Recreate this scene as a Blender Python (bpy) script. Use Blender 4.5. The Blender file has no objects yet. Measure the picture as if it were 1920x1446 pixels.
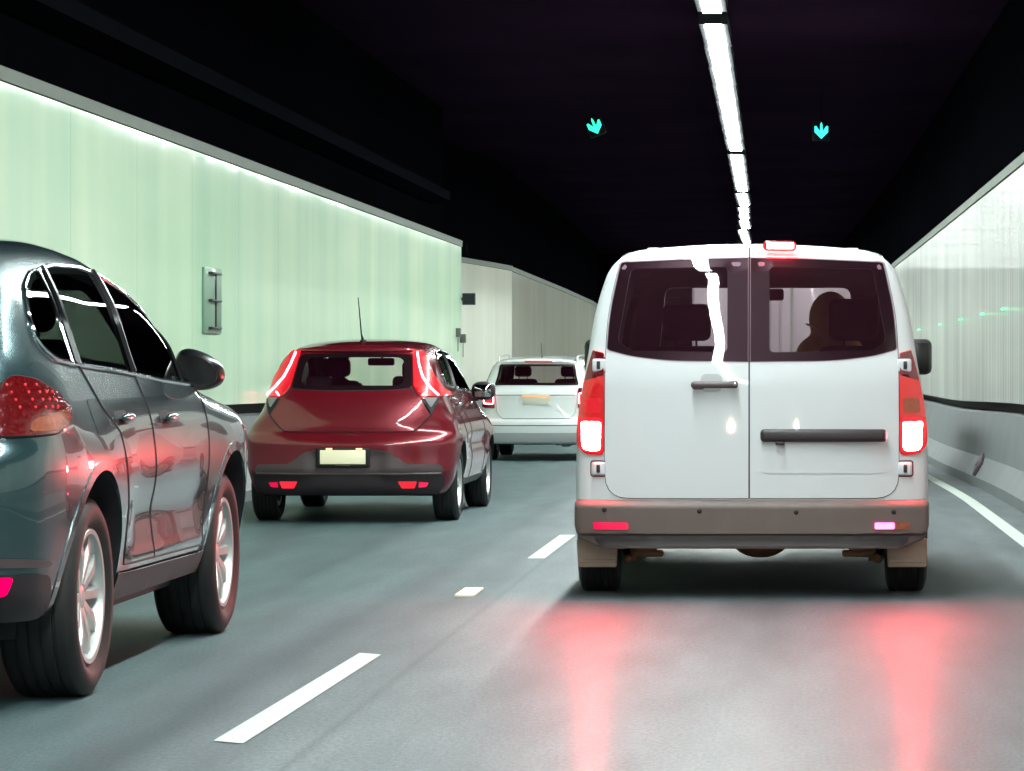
import bpy, bmesh, math, random
import numpy as np
from mathutils import Vector, Matrix
from mathutils.bvhtree import BVHTree
from mathutils.geometry import delaunay_2d_cdt

random.seed(7)
R = math.radians
SC = bpy.context.scene
COL = SC.collection

# ------------------------------------------------------------------ camera, world, exposure
FPX, VPX, VPY, CAMZ = 6000.0, 1480.0, 685.0, 1.27
cam_d = bpy.data.cameras.new('camera')
cam = bpy.data.objects.new('camera', cam_d); COL.objects.link(cam)
cam.location = (0, 0, CAMZ); cam.rotation_euler = (R(90), 0, 0)
cam_d.sensor_width = 36; cam_d.sensor_fit = 'HORIZONTAL'
cam_d.lens = 36 * FPX / 1920
cam_d.shift_x = -(VPX - 960) / 1920
cam_d.shift_y = -(723 - VPY) / 1920
cam_d.clip_start = 0.1; cam_d.clip_end = 1000
SC.camera = cam
w = bpy.data.worlds.new('World'); SC.world = w; w.use_nodes = True
w.node_tree.nodes['Background'].inputs[0].default_value = (.02, .022, .03, 1)
w.node_tree.nodes['Background'].inputs[1].default_value = .05
SC.view_settings.view_transform = 'Standard'; SC.view_settings.look = 'None'
SC.view_settings.exposure = 0.0; SC.view_settings.gamma = 1.0
SC.render.engine = 'CYCLES'
SC.cycles.use_denoising = True
SC.cycles.sample_clamp_indirect = 6.0
SC.cycles.max_bounces = 8; SC.cycles.transparent_max_bounces = 12
SC.cycles.caustics_reflective = False; SC.cycles.caustics_refractive = False

LAMP_E = 122.0      # ceiling luminaires
BRAKE_E = 560.0     # lit brake lamps

# ------------------------------------------------------------------ materials
def nmat(name):
    m = bpy.data.materials.new(name); m.use_nodes = True
    nt = m.node_tree
    return m, nt, nt.nodes['Principled BSDF']
def mat(name, col, rough=.5, metal=0.0, coat=0.0, emis=None, es=0.0, spec=.5, coatr=.03, var=0.0, vs=8.0, bump=0.0):
    m, nt, b = nmat(name)
    b.inputs['Base Color'].default_value = (*col, 1)
    b.inputs['Roughness'].default_value = rough
    b.inputs['Metallic'].default_value = metal
    b.inputs['Coat Weight'].default_value = coat
    b.inputs['Coat Roughness'].default_value = coatr
    b.inputs['Specular IOR Level'].default_value = spec
    if emis:
        b.inputs['Emission Color'].default_value = (*emis, 1)
        b.inputs['Emission Strength'].default_value = es
    if var > 0 or bump > 0:
        N = nt.nodes; L = nt.links
        tc = N.new('ShaderNodeTexCoord')
        no = N.new('ShaderNodeTexNoise'); no.inputs['Scale'].default_value = vs; no.inputs['Detail'].default_value = 6
        L.new(tc.outputs['Object'], no.inputs['Vector'])
        if var > 0:
            mx = N.new('ShaderNodeMix'); mx.data_type = 'RGBA'
            mx.inputs['A'].default_value = (*[c * (1 - var) for c in col], 1)
            mx.inputs['B'].default_value = (*[min(1, c * (1 + var)) for c in col], 1)
            L.new(no.outputs['Fac'], mx.inputs['Factor']); L.new(mx.outputs['Result'], b.inputs['Base Color'])
        if bump > 0:
            bp = N.new('ShaderNodeBump'); bp.inputs['Strength'].default_value = bump; bp.inputs['Distance'].default_value = .01
            L.new(no.outputs['Fac'], bp.inputs['Height']); L.new(bp.outputs['Normal'], b.inputs['Normal'])
    return m
def glass(name, tint=(.6, .6, .6), ior=1.5, rough=0.0, veil=None, veil_fac=.05):
    m = bpy.data.materials.new(name); m.use_nodes = True
    nt = m.node_tree; N = nt.nodes; L = nt.links
    N.remove(N['Principled BSDF'])
    out = N['Material Output']
    mx = N.new('ShaderNodeMixShader'); fr = N.new('ShaderNodeFresnel')
    ge = N.new('ShaderNodeNewGeometry'); mi = N.new('ShaderNodeMapRange'); mi.inputs['To Min'].default_value = ior; mi.inputs['To Max'].default_value = 1 / ior
    L.new(ge.outputs['Backfacing'], mi.inputs['Value']); L.new(mi.outputs[0], fr.inputs[0])
    tr = N.new('ShaderNodeBsdfTransparent'); tr.inputs[0].default_value = (*tint, 1)
    gl = N.new('ShaderNodeBsdfGlossy'); gl.inputs['Roughness'].default_value = rough
    L.new(fr.outputs[0], mx.inputs[0]); L.new(tr.outputs[0], mx.inputs[1]); L.new(gl.outputs[0], mx.inputs[2])
    if veil:
        df = N.new('ShaderNodeBsdfDiffuse'); df.inputs[0].default_value = (*veil, 1)  # even diffuse tint over the pane, a painted haze
        m2 = N.new('ShaderNodeMixShader'); m2.inputs[0].default_value = veil_fac
        L.new(mx.outputs[0], m2.inputs[1]); L.new(df.outputs[0], m2.inputs[2]); mx = m2
    L.new(mx.outputs[0], out.inputs[0])
    return m
def emit(name, col, s):
    m = bpy.data.materials.new(name); m.use_nodes = True
    nt = m.node_tree; N = nt.nodes
    N.remove(N['Principled BSDF'])
    e = N.new('ShaderNodeEmission'); e.inputs[0].default_value = (*col, 1); e.inputs[1].default_value = s
    nt.links.new(e.outputs[0], N['Material Output'].inputs[0])
    return m

M = {}
M['white_paint'] = mat('white paint', (.68, .70, .73), .38, spec=.3, coat=.25, coatr=.03, var=.04, vs=3)
M['red_paint'] = mat('red paint', (.19, .006, .016), .32, metal=.4, coat=1, coatr=.05)
M['grey_paint'] = mat('grey paint', (.036, .075, .084), .26, metal=.5, coat=1, coatr=.015)
M['wagon_paint'] = mat('wagon paint', (.84, .87, .86), .3, coat=.8)
M['interior'] = mat('dark interior', (.02, .014, .018), .8)
M['frit'] = mat('black window border', (.006, .006, .007), .28, spec=.35)
M['gap'] = mat('seal black', (.008, .008, .009), .7)
M['bumper'] = mat('bumper plastic', (.125, .088, .080), .5, var=.25, vs=5, bump=.02)
M['valance'] = mat('dark plastic', (.026, .016, .020), .45, var=.2, vs=12)
M['midgrey'] = mat('grey plastic', (.085, .058, .062), .42, var=.15, vs=6)
M['tyre'] = mat('tyre rubber', (.014, .013, .013), .62, var=.35, vs=14, bump=.05)
M['rim'] = mat('alloy', (.55, .56, .55), .38, metal=.6, var=.08, vs=10)
M['rim_dark'] = mat('dark alloy', (.09, .09, .09), .5, metal=.4)
M['chrome'] = mat('chrome', (.8, .84, .86), .12, metal=1)
M['rust'] = mat('rusty steel', (.30, .16, .085), .75, var=.4, vs=30, bump=.3)
M['flap'] = mat('dusty mud flap', (.42, .30, .24), .6, var=.25, vs=12)
M['plate'] = mat('number plate', (.80, .78, .55), .4, emis=(1, .9, .6), es=.32)  # emission stands in for lamp light falling on the plate
M['plate_white'] = mat('pale plate', (.75, .74, .62), .4)
M['reversing'] = mat('clear lens', (.26, .24, .25), .12, coat=1)
M['lens_dark'] = mat('dark red lens', (.13, .004, .012), .15, coat=1)
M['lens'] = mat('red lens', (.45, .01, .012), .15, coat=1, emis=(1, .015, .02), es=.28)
M['lens_hot'] = mat('glowing red lens', (.32, .004, .008), .35, coat=.4, coatr=.1, emis=(1, .01, .03), es=.5)
M['lens_suv'] = mat('led lamp lens', (.10, .004, .006), .12, coat=1, emis=(1, .01, .012), es=.035, var=.6, vs=40, bump=.5)
M['lens_orange'] = mat('orange lens', (.30, .055, .02), .15, coat=1, var=.4, vs=60, bump=.4)
M['brake'] = emit('lit brake lamp', (1, .075, .08), BRAKE_E)
M['brake_top'] = emit('lit high brake lamp', (1, .05, .055), BRAKE_E * .8)
M['led_red'] = emit('lit red strip', (1, .20, .26), 26)
M['fog_red'] = emit('lit rear fog lamp', (1, .03, .05), 1.1)
M['reflector'] = mat('red reflector', (.6, .01, .05), .2, coat=1, emis=(1, .0, .09), es=.55)  # own glow replaces the lamp light a reflector returns
M['glass_van'] = glass('van rear glass', (.62, .50, .55), veil=(.24, .07, .12), veil_fac=.065)  # reddish lens-flare haze put into the pane's colour
M['glass_clear'] = glass('clear glass', (.95, .97, .96))
M['glass_car'] = glass('car glass', (.88, .82, .82), veil=(.2, .03, .08), veil_fac=.04)
M['glass_dark'] = glass('privacy glass', (.085, .10, .095), ior=1.17)
M['fabric'] = mat('seat fabric', (.018, .014, .018), .9, var=.3, vs=30)
M['skin'] = mat('skin', (.42, .24, .17), .55)
M['hair'] = mat('dark hair', (.02, .014, .01), .6, bump=.4, vs=60)
M['olive'] = mat('olive cloth', (.80, .52, .12), .85, var=.25, vs=18)
M['navy'] = mat('dark cloth', (.02, .02, .03), .9)
M['pale'] = mat('pale piping', (.8, .75, .65), .6)
M['mirror'] = mat('mirror glass', (.35, .36, .36), .05, metal=1)

# ------------------------------------------------------------------ object helpers
def link(name, me, mats, parent=None, smooth=True, sharp=None):
    o = bpy.data.objects.new(name, me); COL.objects.link(o)
    if not isinstance(mats, (list, tuple)): mats = [mats]
    me.materials.clear()
    for m in mats: me.materials.append(m)
    if smooth:
        me.polygons.foreach_set('use_smooth', [True] * len(me.polygons))
        if sharp is not None: me.set_sharp_from_angle(angle=R(sharp))
    if parent: o.parent = parent
    return o
def thing(name, label, cat, loc=(0, 0, 0), group=None, rz=0):
    o = bpy.data.objects.new(name, None); COL.objects.link(o)
    o.location = loc; o.rotation_euler = (0, 0, rz); o.empty_display_size = .2
    o['label'] = label; o['category'] = cat
    if group: o['group'] = group
    return o
def tag(o, label, cat, group=None):
    o['label'] = label; o['category'] = cat
    if group: o['group'] = group
    return o
def empty(name, parent, loc=(0, 0, 0)):
    o = bpy.data.objects.new(name, None); COL.objects.link(o); o.parent = parent; o.location = loc
    o.empty_display_size = .1
    return o
def mesh(vs, fs, name='mesh'):
    me = bpy.data.meshes.new(name); me.from_pydata([tuple(v) for v in vs], [], [tuple(f) for f in fs]); me.update()
    return me
class MB:
    """collects shapes into one mesh"""
    def __init__(s): s.v = []; s.f = []; s.m = []
    def add(s, vs, fs, mi=0):
        b = len(s.v); s.v += [tuple(v) for v in vs]; s.f += [tuple(i + b for i in f) for f in fs]; s.m += [mi] * len(fs); return s
    def box(s, x0, x1, y0, y1, z0, z1, mi=0):
        v = [(x, y, z) for z in (z0, z1) for y in (y0, y1) for x in (x0, x1)]
        return s.add(v, [(0, 2, 3, 1), (4, 5, 7, 6), (0, 1, 5, 4), (1, 3, 7, 5), (3, 2, 6, 7), (2, 0, 4, 6)], mi)
    def rbox(s, c, size, r=.02, seg=3, mi=0, rot=None, taper=None):
        bm = bmesh.new(); bmesh.ops.create_cube(bm, size=1)
        for v in bm.verts:
            v.co = Vector((v.co.x * size[0], v.co.y * size[1], v.co.z * size[2]))
            if taper:
                k = 1 + (taper - 1) * (v.co.z / size[2] + .5); v.co.x *= k; v.co.y *= k
        bmesh.ops.bevel(bm, geom=bm.edges[:] + bm.verts[:], offset=min(r, min(size) * .49), segments=seg, profile=.5, affect='EDGES')
        if rot: bmesh.ops.rotate(bm, verts=bm.verts, cent=(0, 0, 0), matrix=rot)
        bm.verts.index_update()
        vs = [v.co + Vector(c) for v in bm.verts]; fs = [[v.index for v in f.verts] for f in bm.faces]
        bm.free(); return s.add(vs, fs, mi)
    def rev(s, prof, n=48, c=(0, 0, 0), closed=True, mi=0):
        """prof [(x, r)] revolved about the x axis"""
        m = len(prof); vs = []; fs = []
        for i in range(n):
            a = 2 * math.pi * i / n
            for x, r in prof: vs.append((c[0] + x, c[1] + r * math.cos(a), c[2] + r * math.sin(a)))
        for i in range(n):
            for j in range(m if closed else m - 1):
                a0 = i * m + j; a1 = i * m + (j + 1) % m; b0 = ((i + 1) % n) * m + j; b1 = ((i + 1) % n) * m + (j + 1) % m
                fs.append((a0, b0, b1, a1))
        return s.add(vs, fs, mi)
    def tube(s, pts, r, n=8, cyc=False, mi=0):
        P = [Vector(p) for p in pts]; k = len(P)
        rr = r if isinstance(r, (list, tuple)) else [r] * k
        vs = []; up = Vector((0.13, 0.21, .97)); fs = []
        for i, p in enumerate(P):
            if cyc: t = P[(i + 1) % k] - P[i - 1]
            else: t = P[min(i + 1, k - 1)] - P[max(i - 1, 0)]
            t.normalize(); a = t.cross(up)
            if a.length < .05: a = t.cross(Vector((1, 0, 0)))
            a.normalize(); b = t.cross(a)
            for j in range(n):
                q = 2 * math.pi * j / n; vs.append(p + (a * math.cos(q) + b * math.sin(q)) * rr[i])
        for i in range(k if cyc else k - 1):
            for j in range(n):
                i2 = (i + 1) % k
                fs.append((i * n + j, i * n + (j + 1) % n, i2 * n + (j + 1) % n, i2 * n + j))
        if not cyc: fs.append(tuple(range(n - 1, -1, -1))); fs.append(tuple((k - 1) * n + j for j in range(n)))
        return s.add(vs, fs, mi)
    def ell(s, c, rad, n=16, mi=0, p=1.0):
        vs = []; fs = []; m = n // 2
        sg = lambda v: math.copysign(abs(v) ** p, v)
        for i in range(m + 1):
            th = math.pi * i / m
            for j in range(n):
                ph = 2 * math.pi * j / n
                vs.append((c[0] + rad[0] * sg(math.sin(th)) * sg(math.cos(ph)), c[1] + rad[1] * sg(math.sin(th)) * sg(math.sin(ph)), c[2] + rad[2] * sg(math.cos(th))))
        for i in range(m):
            for j in range(n):
                fs.append((i * n + j, (i + 1) * n + j, (i + 1) * n + (j + 1) % n, i * n + (j + 1) % n))
        return s.add(vs, fs, mi)
    def prism(s, poly, axis, a, b, mi=0):
        """poly of 2D points: axis 'y' -> (x,z), axis 'x' -> (y,z), axis 'z' -> (x,y)"""
        def P(u, v, t): return {'y': (u, t, v), 'x': (t, u, v), 'z': (u, v, t)}[axis]
        n = len(poly)
        ar = sum(poly[i][0] * poly[(i + 1) % n][1] - poly[(i + 1) % n][0] * poly[i][1] for i in range(n))
        if (ar < 0): poly = poly[::-1]
        if a > b: a, b = b, a
        vs = [P(u, v, a) for u, v in poly] + [P(u, v, b) for u, v in poly]
        fs = [tuple(range(n - 1, -1, -1)), tuple(range(n, 2 * n))] + [(i, (i + 1) % n, n + (i + 1) % n, n + i) for i in range(n)]
        if axis == 'y': fs = [f[::-1] for f in fs]
        return s.add(vs, fs, mi)
    def mesh(s, name='mesh'):
        me = mesh(s.v, s.f, name)
        me.polygons.foreach_set('material_index', s.m)
        return me
    def obj(s, name, mats, parent=None, smooth=True, sharp=35):
        mm = mats if isinstance(mats, (list, tuple)) else [mats]
        me = s.mesh(name)
        o = link(name, me, mm, parent, smooth, sharp)
        me.polygons.foreach_set('material_index', s.m)
        return o

# ------------------------------------------------------------------ implicit surfaces
def curve(pts, n=1500):
    """monotone cubic through pts, tabulated; returns a vectorised function"""
    x = np.array([p[0] for p in pts], float); y = np.array([p[1] for p in pts], float)
    h = np.diff(x); d = np.diff(y) / h; mm = np.zeros(len(x))
    for i in range(1, len(x) - 1):
        if d[i - 1] * d[i] > 0:
            w1 = 2 * h[i] + h[i - 1]; w2 = h[i] + 2 * h[i - 1]
            mm[i] = (w1 + w2) / (w1 / d[i - 1] + w2 / d[i])
    mm[0] = d[0]; mm[-1] = d[-1]
    X = np.linspace(x[0], x[-1], n); k = np.clip(np.searchsorted(x, X) - 1, 0, len(h) - 1)
    t = (X - x[k]) / h[k]
    Yv = (2 * t**3 - 3 * t**2 + 1) * y[k] + (t**3 - 2 * t**2 + t) * h[k] * mm[k] + (-2 * t**3 + 3 * t**2) * y[k + 1] + (t**3 - t**2) * h[k] * mm[k + 1]
    return lambda q: np.interp(q, X, Yv)
def smax(a, b, k):
    h = np.clip(.5 + .5 * (a - b) / k, 0, 1)
    return b + (a - b) * h + k * h * (1 - h)
def sstep(a, b, x):
    t = np.clip((x - a) / (b - a), 0, 1); return t * t * (3 - 2 * t)
def surf(f, xs, ys, zs, proj=3):
    X, Y, Z = np.meshgrid(xs, ys, zs, indexing='ij')
    V = f(X, Y, Z); nx, ny, nz = V.shape
    S = np.zeros((nx - 1, ny - 1, nz - 1, 3)); C = np.zeros((nx - 1, ny - 1, nz - 1))
    G = [X, Y, Z]
    masks = []
    for ax in range(3):
        s0 = [slice(None)] * 3; s1 = [slice(None)] * 3; s0[ax] = slice(0, -1); s1[ax] = slice(1, None)
        a = V[tuple(s0)]; b = V[tuple(s1)]; m = (a < 0) != (b < 0); masks.append((m, a < 0))
        den = np.where(m, a - b, 1); t = np.where(m, a / den, 0)
        P = np.stack([g[tuple(s0)] * (1 - t) + g[tuple(s1)] * t for g in G], -1) * m[..., None]
        o = [i for i in range(3) if i != ax]
        for d1 in (0, 1):
            for d2 in (0, 1):
                sl = [slice(None)] * 3
                sl[o[0]] = slice(d1, d1 + V.shape[o[0]] - 1); sl[o[1]] = slice(d2, d2 + V.shape[o[1]] - 1)
                S += P[tuple(sl)]; C += m[tuple(sl)]
    act = C > 0; idx = -np.ones(act.shape, int); idx[act] = np.arange(act.sum())
    P = S[act] / C[act][:, None]
    F = []
    for ax in range(3):
        m, ins = masks[ax]; o = [(ax + 1) % 3, (ax + 2) % 3]
        w_ = np.argwhere(m)
        ok = (w_[:, o[0]] > 0) & (w_[:, o[1]] > 0) & (w_[:, o[0]] < V.shape[o[0]] - 1) & (w_[:, o[1]] < V.shape[o[1]] - 1)
        w_ = w_[ok]; q = []
        for d1, d2 in ((1, 1), (0, 1), (0, 0), (1, 0)):
            c = w_.copy(); c[:, o[0]] -= d1; c[:, o[1]] -= d2; q.append(idx[c[:, 0], c[:, 1], c[:, 2]])
        q = np.stack(q, 1); i_ = ins[w_[:, 0], w_[:, 1], w_[:, 2]]
        F.append(np.where(i_[:, None], q, q[:, ::-1]))
    F = np.concatenate(F); e = 1e-3; hmin = min(np.diff(xs).min(), np.diff(ys).min(), np.diff(zs).min())
    for _ in range(proj):
        v = f(P[:, 0], P[:, 1], P[:, 2])
        g = np.stack([(f(*(P + e * np.eye(3)[i]).T) - f(*(P - e * np.eye(3)[i]).T)) / (2 * e) for i in range(3)], -1)
        st = v / np.maximum((g**2).sum(1), .2)
        P = P - np.clip(st, -hmin * .6, hmin * .6)[:, None] * g
    return P, F
def inpoly(p, poly):
    x, y = p; c = False; n = len(poly); j = n - 1
    for i in range(n):
        xi, yi = poly[i]; xj, yj = poly[j]
        if (yi > y) != (yj > y) and x < (xj - xi) * (y - yi) / (yj - yi) + xi: c = not c
        j = i
    return c
def rpoly(pts, r, n=5):
    """rounded polygon corners; r one radius or one for each corner"""
    out = []; k = len(pts)
    for i in range(k):
        ri = r[i] if isinstance(r, (list, tuple)) else r
        p = Vector(pts[i][:2]); a = Vector(pts[i - 1][:2]) - p; b = Vector(pts[(i + 1) % k][:2]) - p
        d = min(ri, a.length * .48, b.length * .48)
        if d < 1e-4: out.append((p.x, p.y)); continue
        p0 = p + a.normalized() * d; p1 = p + b.normalized() * d
        for j in range(n + 1):
            t = j / n; q = p0 * (1 - t) ** 2 + p * 2 * t * (1 - t) + p1 * t * t; out.append((q.x, q.y))
    return out
def inset(poly, d):
    n = len(poly); ar = sum(poly[i][0] * poly[(i + 1) % n][1] - poly[(i + 1) % n][0] * poly[i][1] for i in range(n))
    s = 1 if ar > 0 else -1; out = []
    for i in range(n):
        a = Vector(poly[i - 1]); b = Vector(poly[i]); c = Vector(poly[(i + 1) % n])
        e = (b - a); g = (c - b)
        if e.length < 1e-6: e = g
        if g.length < 1e-6: g = e
        n1 = Vector((-e.y, e.x)).normalized(); n2 = Vector((-g.y, g.x)).normalized(); m = (n1 + n2)
        m = m / max(.35, m.length_squared / 2) if m.length > 1e-6 else n1
        q = b + m * d * s; out.append((q.x, q.y))
    return out
def dens(poly, ds, closed=True):
    out = []; n = len(poly)
    for i in range(n if closed else n - 1):
        a = Vector(poly[i]); b = Vector(poly[(i + 1) % n]); k = max(1, int(math.ceil((b - a).length / ds)))
        for j in range(k): out.append(tuple(a.lerp(b, j / k)))
    if not closed: out.append(tuple(poly[-1]))
    return out

class Car:
    def __init__(s, name, label, cat, X, Y, Z, f, xs, ys, zs, group=None):
        s.root = thing(name, label, cat, (X, Y, Z), group); s.o = Vector((X, Y, Z)); s.f = f
        s.P, s.F = surf(f, xs, ys, zs)
        s.bvh = BVHTree.FromPolygons([tuple(p) for p in s.P], [tuple(q) for q in s.F.tolist()])
        s.cut = MB(); s.void = None
    def hit(s, px, py):
        """the point of this car's surface that the photograph shows at px, py"""
        for k in range(60):
            u = px + (0 if k == 0 else (1480 + s.o.x * FPX / (s.o.y + 1) - px) * k * .01)
            d = Vector(((u - VPX) / FPX, 1, (VPY - py) / FPX)).normalized()
            h = s.bvh.ray_cast(Vector((0, 0, CAMZ)) - s.o, d)
            if h[0]: return h[0]
        raise ValueError((px, py))
    def rear(s, pts): return [(p.x, p.z) for p in (s.hit(*q) for q in pts)]
    def side(s, pts): return [(p.y, p.z) for p in (s.hit(*q) for q in pts)]
    def cast(s, u, v, axis):
        if axis == 'rear': o = Vector((u, -3, v)); d = Vector((0, 1, 0))
        elif axis == 'right': o = Vector((4, u, v)); d = Vector((-1, 0, 0))
        elif axis == 'left': o = Vector((-4, u, v)); d = Vector((1, 0, 0))
        elif axis == 'top': o = Vector((u, v, 4)); d = Vector((0, 0, -1))
        elif axis == 'front': o = Vector((u, 9, v)); d = Vector((0, -1, 0))
        h = s.bvh.ray_cast(o, d)
        if h[0] is None: h = s.bvh.find_nearest(o + d * 4)
        if h[0] is None: return o, -d
        return h[0], h[1]
    def patch(s, name, poly, axis, off, mats, parent=None, ds=.03, th=.004, holes=(), mi=0, ret=False):
        """skin lying OFF above the body's surface, with a back edge TH deep"""
        P = dens(poly, ds); loops = [P] + [dens(h, ds) for h in holes]
        vs = []; ed = []
        for lp in loops:
            b = len(vs); vs += lp; ed += [(b + i, b + (i + 1) % len(lp)) for i in range(len(lp))]
        x0 = min(p[0] for p in P); x1 = max(p[0] for p in P); y0 = min(p[1] for p in P); y1 = max(p[1] for p in P)
        bnd = np.array(vs)
        nx = int((x1 - x0) / ds); ny = int((y1 - y0) / ds)
        for i in range(nx + 1):
            for j in range(ny + 1):
                q = (x0 + (i + .5 * (j % 2)) * ds, y0 + j * ds * .9)
                if inpoly(q, P) and not any(inpoly(q, h) for h in holes) and ((bnd - q) ** 2).sum(1).min() > (ds * .45) ** 2: vs.append(q)
        r = delaunay_2d_cdt([Vector(q) for q in vs], ed, [], 0, 1e-6)
        V2, T = r[0], r[2]; tris = []
        for t in T:
            c = (V2[t[0]] + V2[t[1]] + V2[t[2]]) / 3
            if inpoly(c, P) and not any(inpoly(c, h) for h in holes): tris.append(list(t))
        top = []; nor = []
        for q in V2:
            p, n = s.cast(q.x, q.y, axis); top.append(p + n * off); nor.append(n)
        D = {'rear': Vector((0, -1, 0)), 'right': Vector((1, 0, 0)), 'left': Vector((-1, 0, 0)), 'top': Vector((0, 0, 1)), 'front': Vector((0, 1, 0))}[axis]
        fs = []
        for t in tris:
            a, b, c = (top[k] for k in t)
            fs.append(tuple(t) if (b - a).cross(c - a).dot(D) > 0 else tuple(t[::-1]))
        cnt = {}
        for t in fs:
            for i in range(3):
                e = (t[i], t[(i + 1) % 3]); cnt[e] = 1
        nb = len(top); back = {}
        allv = list(top); sk = []
        for (a, b) in cnt:
            if (b, a) not in cnt:
                for k in (a, b):
                    if k not in back: back[k] = len(allv); allv.append(top[k] - nor[k] * th)
                sk.append((b, a, back[a], back[b]))
        m = MB(); m.add(allv, fs + sk)
        if ret: return m
        o = m.obj(name, mats, parent or s.root, sharp=50)
        return o
    def trim(s, name, pts, axis, r, mats, parent=None, off=0.0, cyc=True, n=6, ds=.03):
        P = []
        for q in dens(pts, ds, cyc):
            p, nn = s.cast(q[0], q[1], axis); P.append(p + nn * off)
        return MB().tube(P, r, n, cyc).obj(name, mats, parent or s.root)
    def make_void(s, t, zf, y0, y1, xs, ys, zs):
        f = lambda x, y, z: smax(smax(s.f(x, y, z) + t, zf - z, .05), smax(y0 - y, y - y1, .05), .05)
        P, F = surf(f, xs, ys, zs, 2); s.void = (P, F[:, ::-1])
    def window(s, poly, axis, depth, gm, parent=None, frit=.02, name='window', goff=.006, hole=None, ds=.04):
        """glass pane, black border and the opening in the body"""
        hole = hole or inset(poly, frit)
        a, b = depth
        s.cut.prism(hole, {'rear': 'y', 'front': 'y', 'left': 'x', 'right': 'x'}[axis], a, b, 2)
        g = s.patch(name, poly, axis, goff, gm, parent, ds, .002)
        s.patch('window_border', poly, axis, min(.004, goff - .002), M['frit'], g, min(ds, .025), .003, [hole])
        return g
    def body(s, mats, name='body'):
        P = s.P; F = s.F; mi = [0] * len(F)
        if s.void:
            F = np.concatenate([F, s.void[1] + len(P)]); P = np.concatenate([P, s.void[0]]); mi = mi + [1] * len(s.void[1])
        me = mesh(P.tolist(), F.tolist()); me.polygons.foreach_set('material_index', mi)
        a = bpy.data.objects.new('tmp_a', me); COL.objects.link(a)
        c = bpy.data.objects.new('tmp_b', s.cut.mesh()); COL.objects.link(c)
        for o in (a, c):
            o.data.materials.clear()
            for m in mats: o.data.materials.append(m)
        me.polygons.foreach_set('material_index', mi)
        c.data.polygons.foreach_set('material_index', s.cut.m)
        md = a.modifiers.new('b', 'BOOLEAN'); md.object = c; md.operation = 'DIFFERENCE'; md.solver = 'EXACT'; md.use_self = True
        dg = bpy.context.evaluated_depsgraph_get(); dg.update()
        out = bpy.data.meshes.new_from_object(a.evaluated_get(dg))
        bpy.data.objects.remove(a); bpy.data.objects.remove(c)
        mi = [p.material_index for p in out.polygons]
        o = link(name, out, mats, s.root, True, None)
        out.polygons.foreach_set('material_index', mi)
        out.set_sharp_from_angle(angle=R(42))
        return o

def make_wheel(parent, x, y, r, wd, rr, side, spokes=5, style='alloy', grooves=True, twist=0):
    """wheel > tyre, rim.  side +1 = faces right"""
    e = empty('wheel', parent, (x, y, r)); a = wd / 2
    half = [(-a * .78, rr), (-a * .98, rr + .3 * (r - rr)), (-a, rr + .6 * (r - rr)), (-a * .93, r - .028), (-a * .84, r - .008), (-a * .72, r - .001)]
    mid = []
    if grooves:
        for g in (-.48, -.16, .16, .48):
            mid += [(a * (g - .05), r), (a * (g - .035), r - .008), (a * (g + .035), r - .008), (a * (g + .05), r)]
    prof = half + mid + [(-p, q) for p, q in half[::-1]]
    MB().rev(prof, 64).obj('tyre', M['tyre'], e)
    k = side; m = MB()
    f = a * .80
    m.rev([(k * f, rr + .002), (k * (f + .012), rr - .004), (k * (f + .010), rr - .022), (k * (f - .03), rr - .034), (k * (-f), rr - .05), (k * (-f), rr - .02)], 64)
    m.rev([(k * (f - .055), rr - .03), (k * (f - .055), .02), (k * (f - .075), .02), (k * (f - .075), rr - .03)], 48, mi=1)
    m.rev([(k * (f - .02), .001), (k * (f - .018), .03), (k * (f - .03), .06), (k * (f - .06), .065), (k * (f - .06), .001)], 32)
    for i in range(spokes):
        t = 2 * math.pi * (i + twist) / spokes
        for dt in ((-.11, .11) if spokes == 5 else (0,)):
            w0, w1 = (.020, .016) if spokes == 5 else (.022, .028)
            def P(rad, off, xx):
                ang = t + dt * (.3 + .7 * rad / rr)
                cy, sz = math.cos(ang), math.sin(ang)
                return (k * xx, rad * cy - off * sz, rad * sz + off * cy)
            r0, r1, r2 = .045, rr * .6, rr - .016
            vs = []
            for rad, ww, xx in ((r0, w0, f - .022), (r1, (w0 + w1) / 2, f - .004), (r2, w1, f - .012)):
                vs += [P(rad, -ww, xx - .035), P(rad, -ww * .7, xx), P(rad, ww * .7, xx), P(rad, ww, xx - .035)]
            fs = []
            for j in range(2):
                for q in range(4):
                    fs.append((j * 4 + q, j * 4 + (q + 1) % 4, j * 4 + 4 + (q + 1) % 4, j * 4 + 4 + q))
            m.add(vs, fs)
    m.obj('rim', [M['rim'], M['rim_dark']], e)
    return e
def ax(*segs):
    """axis samples from (start, stop, step) runs"""
    out = []
    for a, b, st in segs:
        n = max(1, int(round((b - a) / st))); out += list(np.linspace(a, b, n, endpoint=False))
    out.append(segs[-1][1]); return np.array(out)
def sym(b, st):
    n = int(math.ceil(b / st)); return (np.arange(-n, n) + .5) * st
def seat(car, x, y, z=.35, hr=(.26, .10, .20), top=1.30, parent=None):
    s = empty('seat', car.root, (x, y, 0))
    MB().rbox((0, .28, z + .06), (.50, .52, .16), .05).obj('cushion', M['fabric'], s)
    MB().rbox((0, 0, (z + top) / 2 + .04), (.50, .14, top - z), .06, rot=None, taper=.86).obj('backrest', M['fabric'], s)
    MB().rbox((0, .0, top + .07 + hr[2] / 2), hr, .048, 6).tube([(-.06, 0, top - .03), (-.06, 0, top + .12)], .007).tube([(.06, 0, top - .03), (.06, 0, top + .12)], .007).obj('headrest', M['fabric'], s)
    return s

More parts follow.
